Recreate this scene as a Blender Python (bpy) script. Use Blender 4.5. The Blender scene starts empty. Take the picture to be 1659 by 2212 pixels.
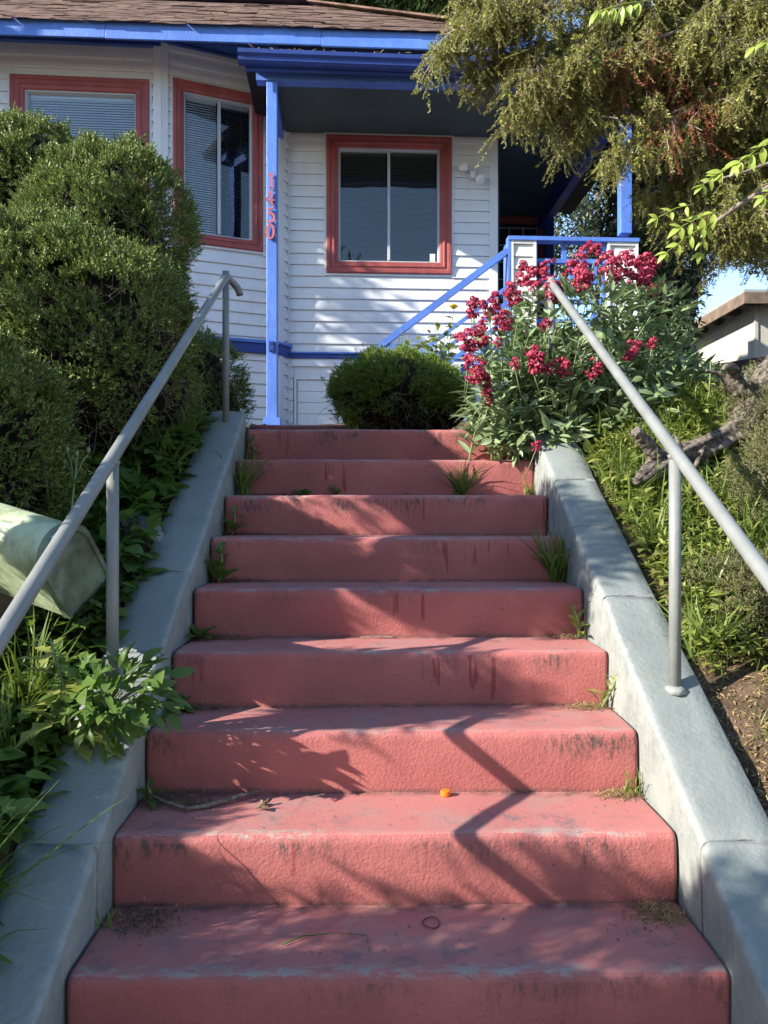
import bpy, math, random
import numpy as np
from mathutils import Vector, Matrix
random.seed(7); rng = np.random.default_rng(7)
S = bpy.context.scene
COL = S.collection
R = math.radians

# ------------------------------------------------------------------ camera, sky, sun, exposure
EYE = 1.5
YAW = 0.0138
cam_d = bpy.data.cameras.new('camera'); cam = bpy.data.objects.new('camera', cam_d); COL.objects.link(cam)
cam_d.sensor_fit = 'VERTICAL'; cam_d.sensor_height = 24.0; cam_d.lens = 18.03
cam_d.clip_start = 0.05; cam_d.clip_end = 2000
cam.location = (0, 0, EYE); cam.rotation_euler = (R(90), 0, -YAW)
S.camera = cam

SUN_TRAVEL = Vector((1.74, 0.72, -1.0)).normalized()      # direction the light travels
SUN_ELEV = math.asin(-SUN_TRAVEL.z)
SUN_AZ = math.atan2(-SUN_TRAVEL.x, -SUN_TRAVEL.y)         # compass bearing of the sun, from +Y towards +X
w = bpy.data.worlds.new('World'); S.world = w; w.use_nodes = True
nt = w.node_tree; nt.nodes.clear()
sky = nt.nodes.new('ShaderNodeTexSky'); sky.sky_type = 'NISHITA'; sky.sun_disc = False
sky.sun_elevation = SUN_ELEV; sky.sun_rotation = SUN_AZ
sky.air_density = 1.0; sky.dust_density = 0.15; sky.ozone_density = 2.2
bg = nt.nodes.new('ShaderNodeBackground'); bg.inputs['Strength'].default_value = 0.145
wo = nt.nodes.new('ShaderNodeOutputWorld')
nt.links.new(sky.outputs[0], bg.inputs[0]); nt.links.new(bg.outputs[0], wo.inputs[0])
sd = bpy.data.lights.new('sun', 'SUN'); sd.energy = 5.0; sd.angle = R(0.53); sd.color = (1.0, 0.93, 0.82)
sun = bpy.data.objects.new('sun', sd); COL.objects.link(sun)
sun.rotation_euler = SUN_TRAVEL.to_track_quat('-Z', 'Y').to_euler(); sun.location = (-20, -9, 14)
S.view_settings.view_transform = 'Standard'; S.view_settings.look = 'None'
S.view_settings.gamma = 1.0; S.view_settings.use_curve_mapping = False
S.view_settings.exposure = 1.42
S.cycles.max_bounces = 8; S.cycles.transparent_max_bounces = 12

# ------------------------------------------------------------------ small helpers
def C(x, y, z):                       # metres right of / ahead of / above the eye -> world
    return Vector((x + YAW * y, y - YAW * x, z + EYE))
def at(px, py, d):                    # a bearing in the 1659 x 2212 view at depth d -> world
    k = 1.0416 / 1731.0
    return C((px - 829.5) * k * d, d, (1106 - py) * k * d)

def lk(o, parent=None):
    COL.objects.link(o)
    if parent is not None: o.parent = parent
    return o
def tag(o, label=None, cat=None, group=None, kind=None):
    if label: o['label'] = label
    if cat: o['category'] = cat
    if group: o['group'] = group
    if kind: o['kind'] = kind
    return o
def empty(name, loc=(0, 0, 0), rz=0.0):
    o = bpy.data.objects.new(name, None); o.empty_display_size = 0.1
    o.location = loc; o.rotation_euler = (0, 0, rz); COL.objects.link(o); return o
def mesh_np(name, V, F, smooth=False):
    V = np.asarray(V, np.float32); F = np.asarray(F, np.int32)
    me = bpy.data.meshes.new(name); n = F.shape[1]
    me.vertices.add(len(V)); me.vertices.foreach_set('co', V.ravel())
    me.loops.add(F.size); me.loops.foreach_set('vertex_index', F.ravel())
    me.polygons.add(len(F)); me.polygons.foreach_set('loop_start', np.arange(0, F.size, n, dtype=np.int32))
    if smooth: me.polygons.foreach_set('use_smooth', np.ones(len(F), bool))
    me.update(); return me
def obj(name, me, mat, parent=None, loc=None):
    if mat is not None and not me.materials: me.materials.append(mat)
    o = bpy.data.objects.new(name, me)
    if loc is not None: o.location = loc
    return lk(o, parent)

class MB:                              # collects shapes, builds ONE mesh
    def __init__(s): s.v = []; s.f = []
    def add(s, vs, fs):
        b = len(s.v); s.v += [tuple(p) for p in vs]; s.f += [tuple(i + b for i in q) for q in fs]; return s
    def box(s, x0, x1, y0, y1, z0, z1):
        return s.add([(x0,y0,z0),(x1,y0,z0),(x1,y1,z0),(x0,y1,z0),(x0,y0,z1),(x1,y0,z1),(x1,y1,z1),(x0,y1,z1)],
                     [(3,2,1,0),(4,5,6,7),(0,1,5,4),(1,2,6,5),(2,3,7,6),(3,0,4,7)])
    def bar(s, p, q, wd, h, up=(0, 0, 1)):   # rectangular bar between two points
        p, q = Vector(p), Vector(q); d = (q - p).normalized(); u = Vector(up)
        sd_ = d.cross(u).normalized(); u = sd_.cross(d).normalized()
        vs = []
        for e in (p, q):
            for a, b in ((-1,-1),(1,-1),(1,1),(-1,1)): vs.append(e + sd_*a*wd/2 + u*b*h/2)
        return s.add(vs, [(0,1,2,3)[::-1],(4,5,6,7),(0,1,5,4),(1,2,6,5),(2,3,7,6),(3,0,4,7)])
    def tube(s, pts, rad, n=8, cap=True, jit=0.0, rg=None):
        pts = [Vector(p) for p in pts]; m = len(pts)
        rad = [rad]*m if isinstance(rad, (int, float)) else rad
        b = len(s.v); ref = Vector((0.13, 0.31, 0.94)); t = None
        for i, p in enumerate(pts):
            d = (pts[min(i+1, m-1)] - pts[max(i-1, 0)]).normalized()
            if t is None:
                t = d.cross(ref)
                if t.length < 1e-3: t = d.cross(Vector((1,0,0)))
            t = (t - d*t.dot(d)).normalized(); u = d.cross(t)
            for k in range(n):
                a = 2*math.pi*k/n; r = rad[i]
                if jit: r *= 1 + jit*((rg or random).random()*2-1)
                s.v.append(tuple(p + t*math.cos(a)*r + u*math.sin(a)*r))
        for i in range(m-1):
            for k in range(n):
                a, c = b+i*n+k, b+i*n+(k+1) % n
                s.f.append((a, c, c+n, a+n))
        if cap:
            s.f.append(tuple(b+k for k in range(n))[::-1]); s.f.append(tuple(b+(m-1)*n+k for k in range(n)))
        return s
    def ellipsoid(s, c, r, nu=12, nv=8, M=None):
        vs = []; fs = []
        for j in range(nv+1):
            ph = math.pi*j/nv
            for i in range(nu):
                a = 2*math.pi*i/nu
                p = Vector((math.sin(ph)*math.cos(a)*r[0], math.sin(ph)*math.sin(a)*r[1], math.cos(ph)*r[2]))
                if M is not None: p = M @ p
                vs.append(Vector(c)+p)
        for j in range(nv):
            for i in range(nu):
                a, b2 = j*nu+i, j*nu+(i+1) % nu
                fs.append((a, a+nu, b2+nu, b2))
        return s.add(vs, fs)
    def mesh(s, name, smooth=False):
        me = bpy.data.meshes.new(name); me.from_pydata(s.v, [], s.f)
        if smooth: me.polygons.foreach_set('use_smooth', np.ones(len(me.polygons), bool))
        me.update(); return me
    def build(s, name, mat, parent=None, smooth=False, loc=None):
        return obj(name, s.mesh(name, smooth), mat, parent, loc)
def bevel(o, wd=0.004, seg=2, ang=40):
    m = o.modifiers.new('bevel', 'BEVEL'); m.width = wd; m.segments = seg; m.limit_method = 'ANGLE'; m.angle_limit = R(ang)
    return o

def vnoise(x, y, z, seed=0):           # smooth value noise for arrays
    xs = [np.asarray(a, float) for a in (x, y, z)]
    fl = [np.floor(a).astype(np.int64) for a in xs]; fr = [a-b for a, b in zip(xs, fl)]
    fr = [t*t*(3-2*t) for t in fr]
    def h(i, j, k):
        n = (i*374761393 + j*668265263 + k*2147483647 + seed*1274126177) & 0x7fffffff
        n = ((n ^ (n >> 13))*1274126177) & 0x7fffffff
        return ((n ^ (n >> 16)) & 0xffff)/65535.0
    r = 0
    for dx in (0, 1):
        for dy in (0, 1):
            for dz in (0, 1):
                wt = (fr[0] if dx else 1-fr[0])*(fr[1] if dy else 1-fr[1])*(fr[2] if dz else 1-fr[2])
                r = r + wt*h(fl[0]+dx, fl[1]+dy, fl[2]+dz)
    return r*2-1

def frames(D, N):                      # arrays of axis + rough normal -> rotation matrices (columns side, axis, normal)
    D = D/np.linalg.norm(D, axis=1, keepdims=True)
    Sd = np.cross(D, N); ln = np.linalg.norm(Sd, axis=1, keepdims=True); Sd = Sd/np.maximum(ln, 1e-6)
    Nn = np.cross(Sd, D)
    return np.stack([Sd, D, Nn], axis=2)
def batch(tmpl, M, T, sc):             # many copies of one leaf template, joined
    V, F = tmpl; k = len(T)
    P = np.einsum('kij,nj->kni', M*np.asarray(sc).reshape(-1, 1, 1), V) + T[:, None, :]
    Fa = (F[None] + (np.arange(k)*len(V))[:, None, None]).reshape(-1, F.shape[1])
    return P.reshape(-1, 3), Fa
def join(parts):
    Vs, Fs, b = [], [], 0
    for V, F in parts:
        Vs.append(V); Fs.append(F+b); b += len(V)
    return np.concatenate(Vs), np.concatenate(Fs)
def unit(n, g=None):
    v = (g or rng).normal(size=(n, 3)); return v/np.linalg.norm(v, axis=1, keepdims=True)

def leaf_t(L=1.0, W=0.3, n=4, fold=0.25, bend=0.3, peak=0.45, lobes=0):   # leaf along +Y, face +Z
    V = []; F = []
    for i in range(n+1):
        t = i/n
        if t < peak: wv = math.sin(math.pi/2*(t/peak))**0.8
        else: wv = math.cos(math.pi/2*((t-peak)/(1-peak)))**0.9
        wv = max(wv, 0.04)*W/2
        if lobes and i % 2 == 1: wv *= 0.45
        y = L*t; z = -bend*L*t*t; zz = fold*wv
        V += [(-wv, y, z+zz), (0, y, z), (wv, y, z+zz)]
    for i in range(n):
        a = 3*i
        F += [(a, a+1, a+4, a+3), (a+1, a+2, a+5, a+4)]
    return np.array(V, float), np.array(F, int)
def blade_t(L=1.0, W=0.03, n=4, bend=0.5):
    V = []; F = []
    for i in range(n+1):
        t = i/n; wv = W/2*(1-t)**0.6+0.0005
        ang = bend*t
        V += [(-wv, L*t*math.sin(ang), L*t*math.cos(ang)), (wv, L*t*math.sin(ang), L*t*math.cos(ang))]
    for i in range(n): F.append((2*i, 2*i+1, 2*i+3, 2*i+2))
    return np.array(V, float), np.array(F, int)

# ------------------------------------------------------------------ materials
def newmat(name):
    m = bpy.data.materials.new(name); m.use_nodes = True
    t = m.node_tree; t.nodes.clear(); return m, t
class N:                               # terse node graph
    def __init__(s, t): s.t = t
    def __call__(s, typ, ins=None, **props):
        n = s.t.nodes.new(typ)
        for k, v in props.items(): setattr(n, k, v)
        for k, v in (ins or {}).items():
            sock = n.inputs[k]
            if isinstance(v, bpy.types.NodeSocket): s.t.links.new(v, sock)
            else: sock.default_value = v
        return n
    def math(s, op, a, b=0.0, clamp=False):
        return s('ShaderNodeMath', {0: a, 1: b}, operation=op, use_clamp=clamp).outputs[0]
    def noise(s, vec, scale, detail=3, rough=0.55):
        i = {'Scale': scale, 'Detail': detail, 'Roughness': rough}
        if vec is not None: i['Vector'] = vec
        return s('ShaderNodeTexNoise', i).outputs['Fac']
    def ramp(s, v, a, b):              # smooth 0..1 between a and b
        return s('ShaderNodeMapRange', {'Value': v, 'From Min': a, 'From Max': b}, interpolation_type='SMOOTHSTEP').outputs[0]
    def mix(s, fac, a, b):
        n = s.t.nodes.new('ShaderNodeMix'); n.data_type = 'RGBA'
        for sock, v in ((n.inputs[0], fac), (n.inputs[6], a), (n.inputs[7], b)):
            if isinstance(v, bpy.types.NodeSocket): s.t.links.new(v, sock)
            else: sock.default_value = v if not isinstance(v, tuple) or len(v) == 4 else (*v, 1)
        return n.outputs[2]
    def scale(s, vec, xyz):
        return s('ShaderNodeMapping', {'Vector': vec, 'Scale': xyz}).outputs[0]
def c4(c): return (c[0], c[1], c[2], 1)

def paint(name, col, rough=0.55, var=0.12, vscale=3.0, bump=0.0, bscale=60.0, dirt=None, dirt_amt=0.3, grain=None, spec=0.4):
    m, t = newmat(name); n = N(t)
    co = n('ShaderNodeTexCoord').outputs['Object']
    a = n.noise(co, vscale, 5, 0.6)
    lo = tuple(v*(1-var*1.6) for v in col); hi = tuple(min(1, v*(1+var)) for v in col)
    base = n.mix(n.ramp(a, 0.3, 0.7), c4(lo), c4(hi))
    if dirt:
        d = n.noise(n.scale(co, (6, 6, 1.2)), 2.2, 6, 0.7)
        base = n.mix(n.math('MULTIPLY', n.ramp(d, 0.48, 0.75), dirt_amt), base, c4(dirt))
    p = n('ShaderNodeBsdfPrincipled', {'Base Color': base, 'Roughness': rough, 'Specular IOR Level': spec})
    if bump:
        vec = n.scale(co, grain) if grain else co
        b = n('ShaderNodeBump', {'Height': n.noise(vec, bscale, 4, 0.6), 'Distance': bump, 'Strength': 1.0})
        t.links.new(b.outputs[0], p.inputs['Normal'])
    o = n('ShaderNodeOutputMaterial'); t.links.new(p.outputs[0], o.inputs[0]); return m
def foliage(name, cols, rough=0.5, trans=0.3, tcol=None, patch=None, patch_scale=2.0, patch_lo=0.6):
    m, t = newmat(name); n = N(t)
    rnd = n('ShaderNodeNewGeometry').outputs['Random Per Island']
    cr = n('ShaderNodeValToRGB', {'Fac': rnd})
    e = cr.color_ramp.elements
    e[0].position = 0; e[0].color = c4(cols[0]); e[1].position = 1; e[1].color = c4(cols[-1])
    for i, c in enumerate(cols[1:-1]):
        x = e.new((i+1)/(len(cols)-1)); x.color = c4(c)
    base = cr.outputs[0]
    if patch:
        co = n('ShaderNodeTexCoord').outputs['Object']
        f = n.ramp(n.noise(co, patch_scale, 3, 0.6), patch_lo, patch_lo+0.08)
        base = n.mix(f, base, c4(patch))
    p = n('ShaderNodeBsdfPrincipled', {'Base Color': base, 'Roughness': rough, 'Specular IOR Level': 0.35})
    tr = n('ShaderNodeBsdfTranslucent', {'Color': base if tcol is None else n.mix(0.5, base, c4(tcol))})
    mx = n('ShaderNodeMixShader', {0: trans, 1: p.outputs[0], 2: tr.outputs[0]})
    o = n('ShaderNodeOutputMaterial'); t.links.new(mx.outputs[0], o.inputs[0]); return m

def step_paint():
    m, t = newmat('red_painted_concrete'); n = N(t)
    co = n('ShaderNodeTexCoord').outputs['Object']
    rnd = n('ShaderNodeObjectInfo').outputs['Random']
    off = n('ShaderNodeVectorMath', {0: co, 1: n('ShaderNodeCombineXYZ', {'X': n.math('MULTIPLY', rnd, 37.0), 'Y': n.math('MULTIPLY', rnd, 11.0), 'Z': 0.0}).outputs[0]}, operation='ADD').outputs[0]
    xyz = n('ShaderNodeSeparateXYZ', {0: co}); x, y, z = xyz.outputs
    nz = n('ShaderNodeSeparateXYZ', {0: n('ShaderNodeNewGeometry').outputs['True Normal']}).outputs['Z']
    tread = n.ramp(nz, 0.75, 0.95); riser = n.math('SUBTRACT', 1.0, n.ramp(nz, 0.2, 0.6))
    base = n.mix(n.ramp(n.noise(off, 2.5, 6, 0.65), 0.3, 0.7), c4((0.30, 0.088, 0.084)), c4((0.395, 0.124, 0.113)))
    base = n.mix(n.math('MULTIPLY', tread, 0.45), base, c4((0.43, 0.185, 0.165)))          # walked-on, chalky
    dust = n.math('MULTIPLY', tread, n.ramp(n.noise(off, 5.5, 7, 0.72), 0.44, 0.66))
    base = n.mix(n.math('MULTIPLY', dust, 0.75), base, c4((0.30, 0.185, 0.170)))
    scuff = n.math('MULTIPLY', tread, n.ramp(n.noise(n.scale(off, (0.8, 1.3, 1)), 17, 6, 0.78), 0.56, 0.66))
    base = n.mix(n.math('MULTIPLY', scuff, 0.6), base, c4((0.17, 0.105, 0.10)))
    fleck = n.ramp(n.noise(off, 60, 3, 0.7), 0.60, 0.75)
    base = n.mix(n.math('MULTIPLY', fleck, 0.35), base, c4((0.26, 0.07, 0.066)))
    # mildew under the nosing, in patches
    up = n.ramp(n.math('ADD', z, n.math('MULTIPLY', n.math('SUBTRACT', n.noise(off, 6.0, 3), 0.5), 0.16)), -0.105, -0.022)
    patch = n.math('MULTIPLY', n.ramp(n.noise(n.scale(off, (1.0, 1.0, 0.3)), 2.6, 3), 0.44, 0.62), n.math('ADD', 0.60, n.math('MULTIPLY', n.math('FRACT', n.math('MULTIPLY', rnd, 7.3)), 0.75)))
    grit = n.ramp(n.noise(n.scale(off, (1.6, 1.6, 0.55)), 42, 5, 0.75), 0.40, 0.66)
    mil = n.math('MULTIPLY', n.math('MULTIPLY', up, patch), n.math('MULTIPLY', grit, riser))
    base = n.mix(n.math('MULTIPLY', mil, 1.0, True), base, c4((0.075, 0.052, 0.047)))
    # run marks
    strk = n.ramp(n.noise(n.scale(off, (1.0, 1.0, 0.07)), 30, 2), 0.585, 0.64)
    run = n.ramp(n.math('ADD', z, n.math('MULTIPLY', n.noise(n.scale(off, (1.0, 0.0, 0.0)), 26.0, 1), 0.30)), 0.03, 0.05)
    gate = n.math('MULTIPLY', run, n.ramp(n.noise(n.scale(off, (1.0, 0.2, 0.12)), 3.0, 1), 0.55, 0.62))
    base = n.mix(n.math('MULTIPLY', n.math('MULTIPLY', strk, gate), n.math('MULTIPLY', riser, 0.75)), base, c4((0.20, 0.030, 0.026)))
    # paint worn to grey along the nosing and on the tread
    wearn = n.ramp(n.noise(n.scale(off, (0.6, 1.6, 1.0)), 24, 5, 0.75), 0.46, 0.58)
    lowf = n.ramp(n.noise(off, 2.1, 2), 0.37, 0.52)
    edge = n.math('MULTIPLY', n.ramp(y, 0.002, 0.012), n.math('SUBTRACT', 1.0, n.ramp(y, 0.03, 0.05)))
    wear = n.math('MULTIPLY', n.math('MULTIPLY', edge, wearn), lowf)
    base = n.mix(n.math('MULTIPLY', wear, 0.85, True), base, c4((0.30, 0.255, 0.225)))
    mid = n.math('MULTIPLY', n.ramp(y, 0.01, 0.04), n.math('SUBTRACT', 1.0, n.ramp(y, 0.10, 0.24)))
    smud = n.math('MULTIPLY', n.ramp(n.noise(off, 9, 6, 0.75), 0.5, 0.66), n.math('MULTIPLY', mid, lowf))
    base = n.mix(n.math('MULTIPLY', smud, 0.9), base, c4((0.17, 0.115, 0.12)))
    chip = n.math('MULTIPLY', n.ramp(n.noise(off, 75, 3, 0.6), 0.70, 0.73), edge)
    base = n.mix(chip, base, c4((0.55, 0.52, 0.47)))
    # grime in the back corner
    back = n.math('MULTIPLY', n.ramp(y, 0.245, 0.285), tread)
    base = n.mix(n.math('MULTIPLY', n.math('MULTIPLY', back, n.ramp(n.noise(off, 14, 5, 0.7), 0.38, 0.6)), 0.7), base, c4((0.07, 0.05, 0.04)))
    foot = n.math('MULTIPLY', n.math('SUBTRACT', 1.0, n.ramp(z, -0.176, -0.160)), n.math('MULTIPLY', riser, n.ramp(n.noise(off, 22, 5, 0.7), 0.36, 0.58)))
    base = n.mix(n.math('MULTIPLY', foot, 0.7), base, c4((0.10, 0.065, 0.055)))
    wv = n('ShaderNodeVectorMath', {0: off, 1: n('ShaderNodeTexNoise', {'Vector': off, 'Scale': 6.0, 'Detail': 5.0}).outputs['Color']}, operation='ADD').outputs[0]
    ck = n('ShaderNodeTexVoronoi', {'Vector': wv, 'Scale': 1.6}, feature='DISTANCE_TO_EDGE').outputs[0]
    ckm = n.math('MULTIPLY', n.math('SUBTRACT', 1.0, n.ramp(ck, 0.0, 0.004)), n.ramp(n.noise(off, 1.9, 2), 0.54, 0.58))
    base = n.mix(n.math('MULTIPLY', ckm, 0.6), base, c4((0.09, 0.04, 0.036)))
    p = n('ShaderNodeBsdfPrincipled', {'Base Color': base, 'Roughness': 0.62, 'Specular IOR Level': 0.35})
    h1 = n.noise(off, 115, 5, 0.62); h2 = n.noise(off, 330, 3, 0.6)
    hs = n.math('ADD', n.math('MULTIPLY', h1, n.math('SUBTRACT', 1.0, n.math('MULTIPLY', tread, 0.65))), n.math('MULTIPLY', h2, 0.35))
    b = n('ShaderNodeBump', {'Height': hs, 'Distance': 0.0030, 'Strength': 1.0})
    t.links.new(b.outputs[0], p.inputs['Normal'])
    o = n('ShaderNodeOutputMaterial'); t.links.new(p.outputs[0], o.inputs[0]); return m
def grey_concrete():
    m, t = newmat('grey_painted_concrete'); n = N(t)
    co = n('ShaderNodeTexCoord').outputs['Object']
    base = n.mix(n.ramp(n.noise(co, 3.0, 6, 0.65), 0.3, 0.7), c4((0.165, 0.188, 0.180)), c4((0.215, 0.238, 0.226)))
    base = n.mix(n.math('MULTIPLY', n.ramp(n.noise(n.scale(co, (1, 1, .4)), 7, 6, 0.75), 0.52, 0.7), 0.25), base, c4((0.29, 0.29, 0.27)))
    base = n.mix(n.math('MULTIPLY', n.ramp(n.noise(co, 30, 5, 0.75), 0.58, 0.75), 0.35), base, c4((0.11, 0.12, 0.11)))
    cw = n('ShaderNodeTexVoronoi', {'Vector': n('ShaderNodeVectorMath', {0: co, 1: n('ShaderNodeTexNoise', {'Vector': co, 'Scale': 1.2, 'Detail': 6.0}).outputs['Color']}, operation='ADD').outputs[0], 'Scale': 1.5}, feature='DISTANCE_TO_EDGE').outputs[0]
    crack = n.math('MULTIPLY', n.math('SUBTRACT', 1.0, n.ramp(cw, 0.0, 0.0035)), n.ramp(n.noise(co, 1.7, 2), 0.62, 0.66))
    base = n.mix(n.math('MULTIPLY', crack, 0.8), base, c4((0.07, 0.07, 0.065)))
    ux = n.math('ABSOLUTE', n.math('SUBTRACT', n('ShaderNodeSeparateXYZ', {0: co}).outputs[0], 0.058))      # paint rubbed pale along the inner edge
    rub = n.math('MULTIPLY', n.math('SUBTRACT', 1.0, n.ramp(ux, 0.722, 0.748)), n.ramp(n.noise(co, 11, 6, 0.75), 0.36, 0.6))
    base = n.mix(n.math('MULTIPLY', rub, 0.35), base, c4((0.38, 0.38, 0.355)))
    p = n('ShaderNodeBsdfPrincipled', {'Base Color': base, 'Roughness': 0.6, 'Specular IOR Level': 0.4})
    hs = n.math('ADD', n.math('MULTIPLY', n.noise(co, 60, 4, 0.65), 0.7), n.math('MULTIPLY', crack, -1.2))
    b = n('ShaderNodeBump', {'Height': hs, 'Distance': 0.004, 'Strength': 1.0}); t.links.new(b.outputs[0], p.inputs['Normal'])
    o = n('ShaderNodeOutputMaterial'); t.links.new(p.outputs[0], o.inputs[0]); return m
def soil_mat():
    m, t = newmat('soil'); n = N(t)
    co = n('ShaderNodeTexCoord').outputs['Object']
    base = n.mix(n.ramp(n.noise(co, 6, 8, 0.7), 0.35, 0.65), c4((0.075, 0.050, 0.033)), c4((0.21, 0.145, 0.095)))
    base = n.mix(n.math('MULTIPLY', n.ramp(n.noise(co, 70, 4, 0.7), 0.55, 0.7), 0.6), base, c4((0.27, 0.19, 0.12)))
    p = n('ShaderNodeBsdfPrincipled', {'Base Color': base, 'Roughness': 0.9, 'Specular IOR Level': 0.15})
    hs = n.math('ADD', n.noise(co, 25, 8, 0.75), n.math('MULTIPLY', n.noise(co, 120, 4, 0.7), 0.5))
    b = n('ShaderNodeBump', {'Height': hs, 'Distance': 0.03, 'Strength': 1.0}); t.links.new(b.outputs[0], p.inputs['Normal'])
    o = n('ShaderNodeOutputMaterial'); t.links.new(p.outputs[0], o.inputs[0]); return m
def glass_mat():
    m, t = newmat('window_glass'); n = N(t)
    fr = n('ShaderNodeFresnel', {'IOR': 1.5}).outputs[0]
    co = n('ShaderNodeTexCoord').outputs['Object']
    b = n('ShaderNodeBump', {'Height': n.noise(co, 2.5, 1), 'Distance': 0.01, 'Strength': 0.25})
    g = n('ShaderNodeBsdfGlossy', {'Color': (1, 1, 1, 1), 'Roughness': 0.02, 'Normal': b.outputs[0]})
    tr = n('ShaderNodeBsdfTransparent', {'Color': (0.90, 0.92, 0.92, 1)})
    mx = n('ShaderNodeMixShader', {0: n.math('ADD', n.math('MULTIPLY', fr, 1.0), 0.0, True), 1: tr.outputs[0], 2: g.outputs[0]})
    o = n('ShaderNodeOutputMaterial'); t.links.new(mx.outputs[0], o.inputs[0]); return m
def bark_mat(name, lo, hi, sc=(14, 14, 2.2), bump=0.012):
    m, t = newmat(name); n = N(t)
    co = n('ShaderNodeTexCoord').outputs['UV'] if False else n('ShaderNodeTexCoord').outputs['Object']
    v = n.noise(n.scale(co, sc), 3.0, 7, 0.7)
    base = n.mix(n.ramp(v, 0.35, 0.65), c4(lo), c4(hi))
    p = n('ShaderNodeBsdfPrincipled', {'Base Color': base, 'Roughness': 0.85, 'Specular IOR Level': 0.2})
    b = n('ShaderNodeBump', {'Height': v, 'Distance': bump, 'Strength': 1.0}); t.links.new(b.outputs[0], p.inputs['Normal'])
    o = n('ShaderNodeOutputMaterial'); t.links.new(p.outputs[0], o.inputs[0]); return m

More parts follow.
